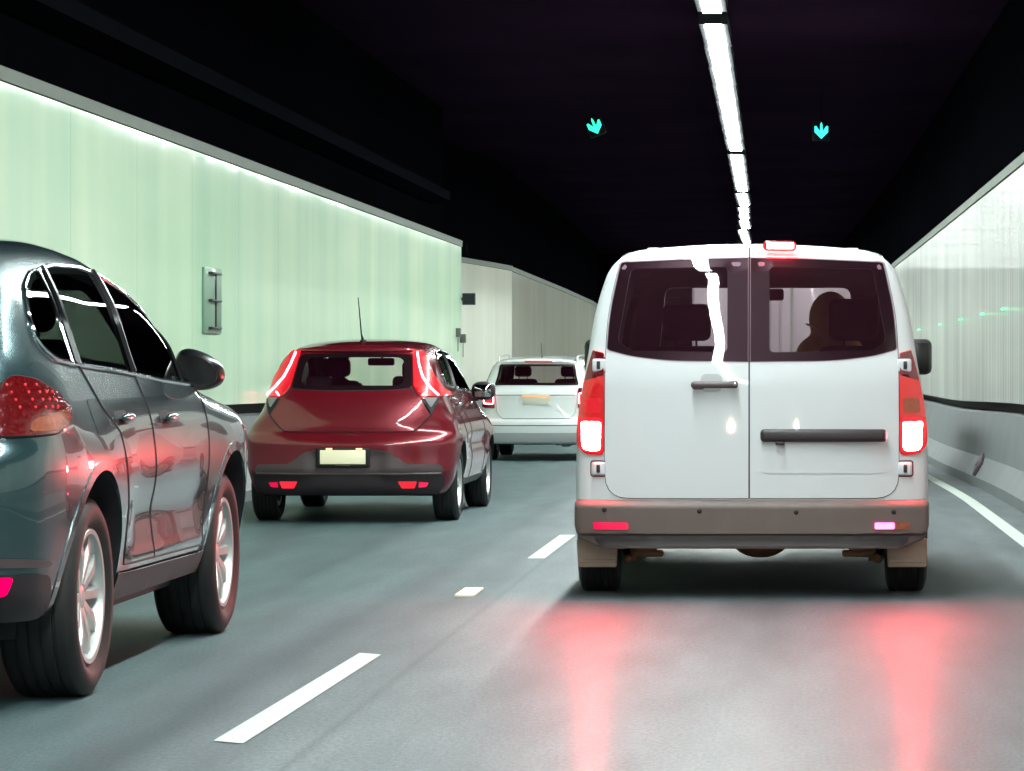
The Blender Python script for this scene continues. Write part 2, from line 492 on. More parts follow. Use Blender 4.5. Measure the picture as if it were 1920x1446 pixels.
# ------------------------------------------------------------------ the tunnel
def bend(Y): return -float(np.interp(Y, [30, 40, 50, 67, 84, 100, 120, 150, 200], [0, .05, .10, .20, .38, .62, 1.15, 2.2, 4.6]))
def dip(Y):
    t = min(1, max(0, (Y - 29) / 15)); return -.09 * t * t * (3 - 2 * t)

def tex_streak(nt, scale, detail=4, rough=.5):
    N = nt.nodes; L = nt.links
    tc = N.new('ShaderNodeTexCoord'); mp = N.new('ShaderNodeMapping'); mp.inputs['Scale'].default_value = scale
    no = N.new('ShaderNodeTexNoise'); no.inputs['Scale'].default_value = 1; no.inputs['Detail'].default_value = detail; no.inputs['Roughness'].default_value = rough
    L.new(tc.outputs['Object'], mp.inputs[0]); L.new(mp.outputs[0], no.inputs['Vector']); return no
def ramp(nt, src, stops):
    r = nt.nodes.new('ShaderNodeValToRGB'); cr = r.color_ramp
    while len(cr.elements) < len(stops): cr.elements.new(.5)
    for e, (p, c) in zip(cr.elements, stops): e.position = p; e.color = (*c, 1) if len(c) == 3 else c
    nt.links.new(src, r.inputs[0]); return r
def mixc(nt, a, b, fac, mode='MIX'):
    m = nt.nodes.new('ShaderNodeMix'); m.data_type = 'RGBA'; m.blend_type = mode
    for k, v in (('A', a), ('B', b)):
        if isinstance(v, tuple): m.inputs[k].default_value = (*v, 1)
        else: nt.links.new(v, m.inputs[k])
    if isinstance(fac, float): m.inputs['Factor'].default_value = fac
    else: nt.links.new(fac, m.inputs['Factor'])
    return m.outputs['Result']

# asphalt: fine grain, longitudinal wear bands where tyres run
m, nt, b = nmat('asphalt'); M['asphalt'] = m
N = nt.nodes; L = nt.links
fine = tex_streak(nt, (60, 22, 1), 5, .7)
band = tex_streak(nt, (1.5, .035, 1), 3, .55)
mott = tex_streak(nt, (3.5, .6, 1), 4, .6)
c1 = ramp(nt, band.outputs['Fac'], [(.32, (.082, .096, .106)), (.5, (.125, .143, .153)), (.68, (.165, .183, .190))])
c2 = mixc(nt, c1.outputs[0], ramp(nt, mott.outputs['Fac'], [(.3, (.74, .75, .76)), (.7, (1.14, 1.14, 1.13))]).outputs[0], 1.0, 'MULTIPLY')
c3 = mixc(nt, c2, ramp(nt, fine.outputs['Fac'], [(.35, (.76, .76, .76)), (.65, (1.24, 1.24, 1.24))]).outputs[0], 1.0, 'MULTIPLY')
# tyre-darkened strips of the left lane, lying along the road
sx = N.new('ShaderNodeSeparateXYZ'); tc = N.new('ShaderNodeTexCoord'); L.new(tc.outputs['Object'], sx.inputs[0])
mr = N.new('ShaderNodeMapRange'); mr.inputs['From Min'].default_value = -6; mr.inputs['From Max'].default_value = 2
L.new(sx.outputs['X'], mr.inputs['Value'])
wear = ramp(nt, mr.outputs[0], [(0.0, (.45, .66, .66)), (.33, (.50, .72, .72)), (.385, (.42, .60, .62)), (.42, (.60, .80, .80)), (.455, (.58, .72, .75)), (.480, (.48, .58, .62)), (.502, (.86, .9, .92)), (.548, (.88, .9, .92)), (.551, (.60, .62, .66)), (.555, (.86, .88, .9)), (.62, (.72, .74, .78)), (.74, (.86, .86, .9)), (.86, (.70, .70, .74)), (1.0, (.92, .9, .92))])
c4 = mixc(nt, c3, wear.outputs[0], 1.0, 'MULTIPLY')
L.new(c4, b.inputs['Base Color']); b.inputs['Specular IOR Level'].default_value = .32; b.inputs['Coat Weight'].default_value = .045; b.inputs['Coat Roughness'].default_value = .24
rr_ = ramp(nt, band.outputs['Fac'], [(.3, (.50, .50, .50)), (.7, (.64, .64, .64))])
L.new(rr_.outputs[0], b.inputs['Roughness'])
bp = N.new('ShaderNodeBump'); bp.inputs['Strength'].default_value = .35; bp.inputs['Distance'].default_value = .004
L.new(fine.outputs['Fac'], bp.inputs['Height']); L.new(bp.outputs[0], b.inputs['Normal'])

def wall_mat(name, c_lo, c_hi, ribs, amp, rough, stain=(.8, .8, .8), wob=(1, .55, .35), wa=6.0, cw=1.0):
    m, nt, b = nmat(name); N = nt.nodes; L = nt.links
    v1 = tex_streak(nt, (.5, .8, .07), 3, .5)
    v2 = tex_streak(nt, (.5, .12, .5), 3, .5)
    col = ramp(nt, v1.outputs['Fac'], [(.3, c_lo), (.7, c_hi)])
    col2 = mixc(nt, col.outputs[0], ramp(nt, v2.outputs['Fac'], [(.3, stain), (.6, (1, 1, 1))]).outputs[0], 1.0, 'MULTIPLY')
    # panel joints
    tj = N.new('ShaderNodeTexCoord'); sj = N.new('ShaderNodeSeparateXYZ'); L.new(tj.outputs['Object'], sj.inputs[0])
    pj = N.new('ShaderNodeMath'); pj.operation = 'PINGPONG'; pj.inputs[1].default_value = 1.2; L.new(sj.outputs['Y'], pj.inputs[0])
    rj = ramp(nt, pj.outputs[0], [(0.0, (.86, .87, .86)), (.012, (.87, .88, .87)), (.02, (1, 1, 1))])
    col2 = mixc(nt, col2, rj.outputs[0], 1.0, 'MULTIPLY')
    L.new(col2, b.inputs['Base Color'])
    b.inputs['Roughness'].default_value = .65; b.inputs['Specular IOR Level'].default_value = .12
    b.inputs['Coat Weight'].default_value = cw; b.inputs['Coat Roughness'].default_value = rough
    tc = N.new('ShaderNodeTexCoord'); sx = N.new('ShaderNodeSeparateXYZ'); L.new(tc.outputs['Object'], sx.inputs[0])
    mu = N.new('ShaderNodeMath'); mu.operation = 'MULTIPLY'; mu.inputs[1].default_value = 2 * math.pi / ribs if ribs else 0; L.new(sx.outputs['Y'], mu.inputs[0])
    si = N.new('ShaderNodeMath'); si.operation = 'SINE'; L.new(mu.outputs[0], si.inputs[0])
    wob = tex_streak(nt, wob, 4, .55)
    ad = N.new('ShaderNodeMath'); ad.operation = 'MULTIPLY_ADD'; ad.inputs[1].default_value = wa; L.new(wob.outputs['Fac'], ad.inputs[0]); L.new(si.outputs[0], ad.inputs[2])
    bp = N.new('ShaderNodeBump'); bp.inputs['Strength'].default_value = 1; bp.inputs['Distance'].default_value = amp
    L.new(ad.outputs[0], bp.inputs['Height']); L.new(bp.outputs[0], b.inputs['Normal']); L.new(bp.outputs[0], b.inputs['Coat Normal'])
    return m
M['clad_left'] = wall_mat('mint wall cladding', (.53, .69, .52), (.73, .82, .62), 0, .0008, .06, (.76, .90, .82), wob=(1, .40, .25), wa=12, cw=.32)
M['clad_far'] = wall_mat('pale wall cladding', (.78, .78, .64), (.88, .86, .74), 0, .004, .12, (.92, .9, .88), wob=(1, .5, .3), wa=2)
M['clad_right'] = wall_mat('ribbed wall cladding', (.50, .52, .48), (.72, .72, .66), .24, .0030, .07, wob=(1, .8, .06), wa=12, cw=.6)
M['concrete'] = mat('barrier concrete', (.15, .16, .165), .6, var=.22, vs=1.4, bump=.05)
M['groove'] = mat('dark groove', (.012, .008, .012), .8)
M['cap'] = mat('olive cap rail', (.11, .125, .10), .6, var=.15, vs=3)
M['dark_wall'] = mat('black tunnel lining', (.0022, .0022, .0032), .95, var=.4, vs=.5, spec=0)
M['ceil'] = mat('black ceiling', (.014, .007, .016), .95, var=.5, vs=.4, spec=0)
M['duct'] = mat('dark duct', (.0045, .005, .007), .9, spec=0)
M['line'] = mat('road paint', (.56, .60, .56), .6, var=.22, vs=7)
M['marker'] = mat('cream road marker', (.80, .72, .55), .4, emis=(1, .82, .55), es=.25)  # slight glow stands in for headlamp light thrown back
M['box_dark'] = mat('dark box', (.03, .035, .035), .5)
M['signal_box'] = mat('black signal box', (.008, .008, .010), .9, spec=.1)
M['hatch'] = mat('cabinet green', (.22, .36, .25), .45, coat=.4)
M['lamp'] = emit('ceiling lamp', (.89, 1.0, .965), LAMP_E)
M['arrow'] = emit('blue green arrow', (.06, .85, .80), 1.6)
M['arrow_green'] = emit('green arrow', (.04, 1.0, .50), 1.8)
M['green_glint'] = emit('small green glint', (.12, 1.0, .35), 3)  # glowing material of the added reflections on the ribbed wall
M['box_grey'] = mat('grey housing', (.035, .035, .04), .8, spec=.1)

YS = list(np.arange(-34, 60, 2.0)) + list(np.arange(60, 200, 4.0))
def strip(pts):
    """sheet from rows of points"""
    n = len(pts[0]); m = MB(); vs = [p for r in pts for p in r]
    return m.add(vs, [(i * n + j, i * n + j + 1, (i + 1) * n + j + 1, (i + 1) * n + j) for i in range(len(pts) - 1) for j in range(n - 1)])
road = strip([[(x + bend(y), y, dip(y)) for x in (-9.5, -5, -2, 1, 3.0)] for y in YS]).obj('road', M['asphalt']); road['kind'] = 'structure'
ceil = strip([[(x + bend(y), y, 5.42) for x in (3.2, 1, -3, -9.5)] for y in YS]).obj('ceiling', M['ceil']); ceil['kind'] = 'structure'
bk = MB().box(-20, 6, 198, 199, -1, 6).obj('tunnel_end', M['dark_wall']); bk['kind'] = 'structure'
bk2 = MB().box(-12, 6, -36, -35, -1, 6).obj('tunnel_back', M['dark_wall']); bk2['kind'] = 'structure'

def gx(px, py): Y = FPX * CAMZ / (py - VPY); return ((px - VPX) * Y / FPX, Y)
def marking(name, quad, label, m=M['line'], cat='road marking', group=None, h=.004):
    P = dens(quad, .8); mb = MB()
    z = lambda q: dip(q[1])
    n = len(P)
    mb.add([(x, y, z((x, y)) + h) for x, y in P] , [tuple(range(n))])
    return mb
def paint(quads, name):
    mb = MB()
    for q in quads:
        P = dens(q, 1.0); n = len(P)
        c = (sum(p[0] for p in P) / n, sum(p[1] for p in P) / n)
        mb.add([(x, y, dip(y) + .004) for x, y in P], [tuple(range(n))])
    return mb
quads = [[gx(400, 1391), gx(456, 1396), gx(715, 1229), gx(674, 1226)], [gx(989, 1048), gx(1021, 1048), gx(1079, 1004), gx(1050, 1004)],
         [(-1.71, 31), (-1.58, 31), (-1.60, 34), (-1.73, 34)], [(-1.78, 41.3), (-1.64, 41.3), (-1.68, 44.4), (-1.82, 44.4)], [(-1.95, 51.5), (-1.82, 51.5), (-1.86, 54.6), (-2, 54.6)],
         [(-2.08, .2), (-1.94, .2), (-1.90, 3.4), (-2.04, 3.4)]]
for q, lab in zip(quads, ['long white lane dash nearest the camera between the two lanes', 'short looking white lane dash beside the van rear wheel',
                          'white lane dash beyond the red hatchback mostly hidden by the van', 'white lane dash farther on behind the van', 'farthest white lane dash hidden behind the van', 'white lane dash below the bottom edge']):
    o = paint([q], 'd').obj('lane_dash', M['line'], smooth=False); o['kind'] = 'structure'
ed = MB()
for y in YS[:-1]:
    y2 = y + (2.0 if y < 60 else 4.0)
    ed.add([(1.63 + bend(y), y, dip(y) + .004), (1.75 + bend(y), y, dip(y) + .004), (1.75 + bend(y2), y2, dip(y2) + .004), (1.63 + bend(y2), y2, dip(y2) + .004)], [(0, 1, 2, 3)])
o = ed.obj('edge_line', M['line'], smooth=False); o['kind'] = 'structure'
mk = MB().rbox((0, 0, .004), (.11, .55, .016), .006, 2).obj('road_marker', M['marker'])
x_, y_ = gx(880, 1113); mk.location = (x_, y_, .004)
tag(mk, 'small cream raised marker on the lane line between two white dashes', 'road marker')

def wall(name, label, path, side, parts, caps=True):
    """path [(x, y)]; side +1 right wall; parts (name, material, [(out, z)...]) profiles pulled along the path"""
    t = thing(name, label, 'wall', (path[0][0], path[0][1], 0))
    ox, oy = path[0]
    for pn, m_, prof in parts:
        rows = [[(x + side * a - ox, y - oy, z + (dip(y) if z < 1.3 else 0)) for a, z in prof] for x, y in path]
        if side < 0: rows = [r[::-1] for r in rows]
        mb = strip(rows); k = len(prof)
        if caps:
            mb.f.append(tuple(range(k))); mb.m.append(0); mb.f.append(tuple(range((len(rows) - 1) * k, len(rows) * k))); mb.m.append(0)
        mb.obj(pn, m_, t, smooth=False)
    return t
TOP = 3.28
def prof_set(clad, foot=.25):
    return [('barrier', M['concrete'], [(-foot, 0), (-foot, .10), (-.10, .30), (-.02, .78), (.14, .80), (.14, .74)]),
            ('groove', M['groove'], [(.13, .72), (.13, .92)]),
            ('cladding', clad, [(.14, .90), (.0, .90), (0, TOP - .10), (.14, TOP - .10)]),
            ('cap_rail', M['cap'], [(.14, TOP - .10), (-.02, TOP - .095), (-.02, TOP), (.35, TOP)]),
            ('upper_lining', M['dark_wall'], [(.30, TOP), (.30, 5.42)])]
lp = [(-5.30, y) for y in list(np.arange(-34, 51, 2.0)) + [51.7]]
LW = wall('tunnel_wall', 'long mint green clad tunnel wall running beside the grey SUV and red hatchback', lp, -1, prof_set(M['clad_left']))
MB().add([(0, 0, 0), (-1.6, 0, 0), (-1.6, 0, TOP), (0, 0, TOP)], [(0, 1, 2, 3)]).obj('end_face', M['clad_left'], LW, smooth=False).location = (0, 51.70 + 34, 0)
lp2 = [(-6.12, 51.9), (-6.12, 56), (-6.10, 59.4), (-5.98, 60.8), (-5.78, 62.8), (-5.62, 64.8)]
wall('recess_wall', 'pale green recessed wall bay beyond the end of the long mint wall', lp2, -1, prof_set(M['clad_far']))
lp3 = [(-5.45 + bend(y) * 1.15, y) for y in [65.0] + list(np.arange(68, 198, 4.0))]
wall('far_wall', 'far pinkish lit wall curving away behind the white wagon', lp3, -1, prof_set(M['clad_far']))
rp = [(2.23 + bend(y), y) for y in YS]
wall('ribbed_wall', 'shiny vertically ribbed wall above a concrete barrier beside the white van', rp, 1, prof_set(M['clad_right'], .22))
# cable duct along the dark lining over the left wall
d = MB()
d = strip([[(-5.62, y, 4.02), (-5.30, y, 3.98), (-5.30, y, 3.84), (-5.62, y, 3.80)] for y in list(np.arange(-34, 52, 2.0))]).obj('cable_duct', M['duct'], smooth=False)
tag(d, 'long dark duct high on the black lining above the mint wall', 'duct')

# ceiling luminaires: runs of short fixtures end to end
runs = [(-29.8, -9.8), (-8.6, 11.4), (12.6, 32.75), (33.9, 53.7), (54.9, 66.2), (67.3, 72.2), (73.3, 75.6), (76.6, 79.0), (80.0, 84.2), (85.6, 94.6), (96, 106), (108, 118)]
LX, LZ = -.78, 4.87
fx = []
for a, b_ in runs:
    k = 1 if a > 66 else max(1, int(round((b_ - a) / 2.5))); ln = (b_ - a) / k
    for i in range(k): fx.append((a + i * ln, a + (i + 1) * ln))
nl = 0
for i, (a, b_) in enumerate(fx):
    ln = b_ - a; mid = (a + b_) / 2
    OR = ['first', 'second', 'third', 'fourth', 'fifth', 'sixth', 'seventh', 'eighth', 'ninth', 'tenth']
    run = [r for r in runs if r[0] - .1 < mid < r[1] + .1][0]; j = int((mid - run[0]) / ln)
    if mid < 31: lab = 'white ceiling light of the row overhead, outside the picture'
    elif mid < 33: lab = 'white ceiling light cut by the top edge, before the first dark gap'
    elif mid < 54: lab = OR[j] + ' white light of the long unbroken ceiling run after the first dark gap'
    elif mid < 67: lab = OR[j] + ' white light of the ceiling run after the second dark gap'
    elif mid < 86: lab = OR[runs.index(run) - 5] + ' separate short light of the broken ceiling run before the van roof'
    else: lab = OR[runs.index(run) - 9] + ' far ceiling light of the broken run, just over the van roof line'
    t = thing('ceiling_light', lab, 'ceiling light', (LX + bend(mid), mid, LZ), 'ceiling lights in one row along the tunnel')
    MB().box(-.15, .15, -ln / 2 + .01, ln / 2 - .01, .015, .16).box(-.02, .02, -.2, .2, .16, .55).obj('housing', M['box_grey'], t, smooth=False)
    MB().box(-.092, .092, -ln / 2 + .02, ln / 2 - .02, -.0, .012).obj('diffuser', M['lamp'], t, smooth=False)

def arrow_sign(x, y, z, tilt, label):
    t = thing('lane_signal', label, 'lane signal', (x, y, z), None)
    t.rotation_euler = (0, R(tilt), 0)
    MB().rbox((0, .07, 0), (.27, .12, .30), .02, 2).obj('housing', M['signal_box'], t)
    MB().box(-.012, .012, .05, .08, .14, 5.42 - z).obj('hanger', M['signal_box'], t, smooth=False)
    # shaft and two chevron arms, joined into one head
    p = [(0, -.125), (.105, -.02), (.105, .07), (.078, .075), (.022, -.005), (.016, .10), (0, .135), (-.016, .10), (-.022, -.005), (-.078, .075), (-.105, .07), (-.105, -.02)]
    MB().prism(p, 'y', -.006, .004).obj('arrow', M['arrow_green'] if tilt else M['arrow'], t, smooth=False)
arrow_sign(.49, 49, 4.86, 0, 'blue green downward arrow signal hanging over the lane of the white van')
arrow_sign(-2.98, 49, 4.93, -22, 'tilted green arrow signal hanging over the lane of the red hatchback')

# fittings on the left wall
t = thing('wall_cabinet', 'green wall cabinet with three dark bars set in the mint wall', 'wall cabinet', (-5.30, 29.3, 1.86))
MB().rbox((.012, 0, 0), (.03, .86, .60), .01, 2).obj('panel', M['hatch'], t)
for zz in (-.25, 0.0, .25): MB().rbox((.04, 0, zz), (.05, .5, .022), .008, 2).obj('bar', M['box_dark'], t)
MB().tube([(.05, 0, -.25), (.05, 0, .25)], .009).obj('rod', M['box_dark'], t)
t = thing('wall_sign', 'small dark square box sign at the end of the mint wall', 'sign', (-5.18, 51.75, 2.34))
MB().rbox((0, 0, 0), (.21, .10, .19), .01, 2).obj('frame', M['box_dark'], t)
MB().rbox((0, -.052, 0), (.17, .01, .15), .003, 1).obj('face', M['box_grey'], t)
MB().rbox((-.1, 0, 0), (.12, .05, .05), .01, 1).obj('bracket', M['box_dark'], t)
for (dx, dy, dz, lab) in ((0.03, 50.9, 1.79, 'upper small grey junction box low on the end of the mint wall'), (.05, 51.5, 1.70, 'lower small grey junction box at the corner of the mint wall')):
    o = MB().rbox((0, 0, 0), (.09, .14, .14), .01, 2).box(-.005, .005, -.01, .01, -.3, -.05).obj('junction_box', M['cap']); o.location = (-5.30 + dx, dy, dz); tag(o, lab, 'junction box')
for i, (yy, w_, lab) in enumerate(((54.5, .30, 'dark equipment box on the wall top nearest the corner of the mint wall'), (57.6, .16, 'middle dark equipment box on top of the recessed wall'), (59.6, .20, 'dark equipment box on the recessed wall top farthest from the mint wall'))):
    o = MB().rbox((0, 0, 0), (w_, .3, .22), .02, 2).box(-w_/2 - .03, w_/2 + .03, -.18, .18, -.13, -.10).obj('equipment_box', M['duct']); o.location = (-6.1, yy, TOP + .16); tag(o, lab, 'equipment box')
o = MB().rbox((0, 0, 0), (.10, .22, .62), .02, 2).rbox((.06, 0, .1), (.03, .12, .2), .01, 1).obj('wall_panel', M['box_dark']); o.location = (-5.60 + bend(78), 78, 1.78); tag(o, 'narrow dark upright panel on the far wall above the white wagon', 'wall panel')
# row of small glowing bars, added for green reflections in the ribbed wall
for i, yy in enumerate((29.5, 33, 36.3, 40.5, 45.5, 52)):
    o = MB().rbox((0, 0, 0), (.03, .26, .022), .008, 2).obj('added_glint', M['green_glint']); o.location = (2.215 + bend(yy), yy, 1.85)
    tag(o, ['nearest', 'second', 'third', 'fourth', 'fifth', 'farthest'][i] + ' small green added glint in the row along the ribbed wall', 'added glint', 'added green glints on the ribbed wall')
st = MB().rbox((0, 0, 0), (.05, .46, .17), .02, 3, rot=Matrix.Rotation(R(14), 3, 'X')).rbox((-.02, 0, 0), (.03, .2, .06), .01, 2).obj('barrier_patch', mat('dark barrier patch', (.09, .06, .075), .6, var=.4, vs=9)); st.location = (2.045, 34.5, .20); st.rotation_euler = (0, R(31), 0)
tag(st, 'dark slanting patch on the concrete barrier right of the van', 'hatch')  # raised dark block standing where the barrier has a dark smear

# ------------------------------------------------------------------ white van
VX, VY = -.205, 17.35
Wv = curve([(.2, .90), (.30, .935), (.42, .962), (.55, .967), (.85, .965), (1.05, .948), (1.28, .910), (1.55, .866), (1.75, .808), (1.9, .742), (2.1, .64)])
Rv = curve([(.2, .12), (.5, .10), (.9, .095), (1.15, .095), (1.25, .104), (1.33, .118), (1.5, .146), (1.7, .185), (1.8, .205), (1.9, .24), (2.1, .34)])
Tv = curve([(-.5, 1.90), (.2, 1.935), (.8, 1.95), (2.6, 1.95), (3.1, 1.90), (3.5, 1.72), (4.05, 1.28), (4.2, 1.17), (4.7, 1.03), (4.95, .85), (5.2, .6)])
Fv = curve([(.2, 4.85), (.5, 4.95), (.8, 4.93), (1.1, 4.8), (2.1, 4.5)])
def f_van(x, y, z):
    a = np.abs(x)
    s = a - Wv(z) + .05 * np.clip(y - 3.6, 0, 2) ** 2
    r = Rv(z) + .05 * (a / .85) ** 3 - y
    t = z - (Tv(y) - .045 * (a / .72) ** 2)
    d = smax(s, r, .09); d = smax(d, t, .13)
    d = smax(d, y - Fv(z), .25)
    return smax(d, .30 - z, .06)
van = Car('van', 'white van with lit red brake lamps and barn doors directly ahead of the camera', 'van', VX, VY, 0, f_van,
          sym(1.06, .028), ax((-.06, .5, .02), (.5, 5.1, .055)), ax((.2, 1.0, .03), (1.0, 2.06, .022)))
V = lambda px, py: ((px - 1410) / 343.5, (1122 - py) / 343.5)
def Vr(*pts): return van.rear(pts)
van.make_void(.05, .78, .24, 4.35, sym(1.0, .04), ax((.15, 4.5, .06)), ax((.7, 2.0, .04)))
vmats = [M['white_paint'], M['interior'], M['frit']]
root = van.root
sx_ = lambda P, s: [(x * s, z) for x, z in P]
# rear barn doors, with the window opening in each
seam = -.014
for s, nm in ((-1, 'left'), (1, 'right')):
    xi = seam + s * .004
    o_ = [(xi, .545), (s * .80, .545), (s * .803, .9), (s * .800, 1.29), (s * .786, 1.55), (s * .715, 1.885), (s * .3, 1.912), (xi, 1.918)]
    outer = rpoly(o_, [.004, .13, .0, .05, .1, .035, .0, .004])
    gl_ = [(xi, 1.285), (s * .45, 1.29), (s * .66, 1.315), (s * .795, 1.352), (s * .780, 1.56), (s * .722, 1.836), (s * .3, 1.855), (xi, 1.86)]
    glp = rpoly(gl_, [.002, .3, .2, .02, .2, .02, .0, .002])
    skin = van.patch('rear_door', outer, 'rear', .006, M['white_paint'], ds=.028, th=.012, holes=[inset(glp, .004)])
    hx = (seam + .11) if s > 0 else (seam - .12)
    hole = rpoly([(hx, 1.34), (s * .66, 1.35), (s * .735, 1.40), (s * .665, 1.80), (hx, 1.81)], .03)
    van.window(glp, 'rear', (-.2, .6), M['glass_van'], skin, goff=.009, hole=hole, ds=.03, name='rear_window')
    van.trim('door_seal', outer, 'rear', .0045, M['gap'], skin, off=.001)
    if s < 0:
        MB().rbox((-.205, .045, 1.163), (.25, .045, .036), .015, 4).rbox((-.29, .05, 1.16), (.07, .05, .045), .016, 4).rbox((-.10, .05, 1.165), (.05, .05, .04), .012, 3).obj('handle', M['midgrey'], skin)
        MB().ell((-.09, .018, 1.167), (.009, .004, .009), 12).obj('keyhole', M['chrome'], skin)
        p_ = rpoly([(-.275, 1.125), (-.165, 1.125), (-.160, 1.20), (-.18, 1.222), (-.26, 1.222), (-.28, 1.20)], .03)
        van.patch('handle_recess', p_, 'rear', .0075, mat('shaded recess white', (.46, .47, .49), .4), skin, th=.003)  # flat patch; the recess's shade is put into its darker white
    else:
        van.patch('number_plate_recess', rpoly([(.05, .68), (.735, .68), (.735, .852), (.05, .852)], .05), 'rear', .010, M['white_paint'], skin, th=.01)
        MB().rbox((.392, .070, .887), (.69, .05, .070), .022, 4).obj('plate_trim', M['valance'], skin)
        MB().rbox((.155, .050, .845), (.05, .02, .02), .006, 2).obj('plate_light', M['valance'], skin)
# body-side pressing across both doors
for s in (-1, 1):
    for i, zz in enumerate((.705, 1.27)):
        m = MB()
        p, n = van.cast(s * .835, zz, 'rear')
        m.rbox((s * .835, p.y - .008, zz), (.075, .03, .072), .012, 3)
        h = m.obj('hinge', M['white_paint'], root)
        MB().rbox((s * .838, p.y - .026, zz), (.020, .012, .044), .004, 2).obj('hinge_pin', M['valance'], h)
        van.trim('hinge_seal', rpoly([(s * .80, zz - .042), (s * .88, zz - .042), (s * .88, zz + .042), (s * .80, zz + .042)], .015), 'rear', .004, M['lens_dark'], h, off=.001)
# tail lamps
for s in (-1, 1):
    q = [(s * .806, 1.335), (s * .865, 1.352), (s * .905, 1.20), (s * .935, 1.05), (s * .950, .90), (s * .948, .83), (s * .91, .785), (s * .806, .778)]
    full = rpoly(q, [.01, .01, .05, .05, .1, .04, .04, .03])
    tl = van.patch('tail_lamp', full, 'rear', .014, M['lens'], ds=.022, th=.04)
    van.patch('top_lens', [(s * .808, 1.33), (s * .864, 1.347), (s * .901, 1.20), (s * .905, 1.185), (s * .808, 1.215)], 'rear', .016, M['lens_dark'], tl, ds=.022)
    van.patch('turn_lens', rpoly([(s * .825, 1.09), (s * .905, 1.09), (s * .912, 1.01), (s * .825, 1.01)], .012), 'rear', .0165, M['lens_orange'] if s > 0 else M['lens_hot'], tl, ds=.022)
    van.patch('brake_surround', rpoly([(s * .808, .79), (s * .935, .80), (s * .945, .985), (s * .808, .985)], .04), 'rear', .017, M['lens_hot'], tl, ds=.022)
    van.patch('brake_bulb', rpoly([(s * .825, .812), (s * .845, .802), (s * .905, .805), (s * .922, .835), (s * .922, .955), (s * .915, .962), (s * .822, .962)], .02), 'rear', .0195, M['brake'], tl, ds=.03)
# high brake lamp
hb = MB().rbox((.152, .222, 1.925), (.185, .06, .055), .026, 5).obj('high_brake_lamp', M['lens_hot'], root)
MB().rbox((.156, .193, 1.925), (.145, .005, .032), .0024, 2).obj('bulb', M['brake_top'], hb)
# bumper
fb = lambda x, y, z: smax(smax(smax(np.abs(x) - .967 + .25 * np.clip(.40 - z, 0, 1) , .05 * (np.abs(x) / .95) ** 4 + .0 - y + .035 * (1 - sstep(.345, .355, z)) * sstep(.2, .33, z) + .02 * sstep(.50, .53, z), .05), smax(.272 + .05 * sstep(.78, .97, np.abs(x)) - z, z - .535, .02), .02), y - .32, .03)
P_, F_ = surf(fb, sym(1.02, .02), ax((-.04, .4, .02)), ax((.22, .6, .012)), 2)
bumper = link('bumper', mesh(P_.tolist(), F_.tolist()), M['bumper'], root, True, 50)
vb = BVHTree.FromPolygons([tuple(p) for p in P_], [tuple(q) for q in F_.tolist()])
def bcast(x, z):
    h = vb.ray_cast(Vector((x, -2, z)), Vector((0, 1, 0))); return h[0].y
van2 = van.bvh; van.bvh = vb
for s in (-1, 1):
    rf = van.patch('reflector', rpoly([(s * .665, .378), (s * .855, .378), (s * .862, .418), (s * .67, .418)], .012), 'rear', .006, M['reflector'] if s < 0 else M['lens_orange'], bumper, ds=.03)
    if s > 0: van.patch('fog_lamp', rpoly([(.668, .381), (.775, .381), (.775, .416), (.668, .416)], .01), 'rear', .010, emit('lit fog lamp', (1, .06, .22), 12), rf, ds=.03)
van.patch('lower_lip', [(-.84, .286), (.84, .286), (.86, .345), (-.86, .345)], 'rear', .002, M['valance'], bumper, ds=.04)
van.bvh = van2
for x_, z_ in ((-.80, .486), (-.282, .479), (.242, .473), (.772, .473)):
    MB().ell((x_, bcast(x_, z_) - .002, z_), (.013, .006, .013), 14).obj('parking_sensor', M['gap'], bumper)
# underside
for s in (-1, 1):
    MB().rbox((s * .855, .315, .235), (.215, .02, .16), .03, 3, taper=1.06).rbox((s * .855, .300, .19), (.20, .01, .02), .004, 1).obj('mud_flap', M['flap'], root)
    sp = MB().rbox((s * .60, .62, .255), (.12, .12, .10), .02, 2).rbox((s * .585, .60, .215), (.17, .10, .035), .012, 2).tube([(s * .67, .62, .17), (s * .67, .62, .36)], .022, 10).ell((s * .70, .60, .185), (.03, .03, .025), 10).tube([(s * .5, .65, .27), (s * .3, .8, .31)], .03)
    sp.obj('suspension_arm', M['rust'], root)
MB().tube([(-.75, .70, .32), (.75, .70, .32)], .035, 12).obj('rear_axle', M['gap'], root)
dm = MB()
dm.add(*[(lambda vs, fs: (vs, fs))(*((lambda m: (m.v, m.f))(MB().ell((.04, .95, .28), (.17, .20, .11), 24))))][0]).rbox((.04, .95, .32), (.36, .3, .05), .02, 2)
dm.obj('differential', M['rust'], root)
MB().rbox((-.40, .6, .27), (.06, .1, .05), .01, 2).rbox((-.44, .5, .30), (.14, .5, .05), .02, 2).obj('exhaust', M['rust'], root)
MB().rbox((0, 2.6, .30), (1.84, 4.2, .10), .03, 2).obj('floor_pan', M['gap'], root)
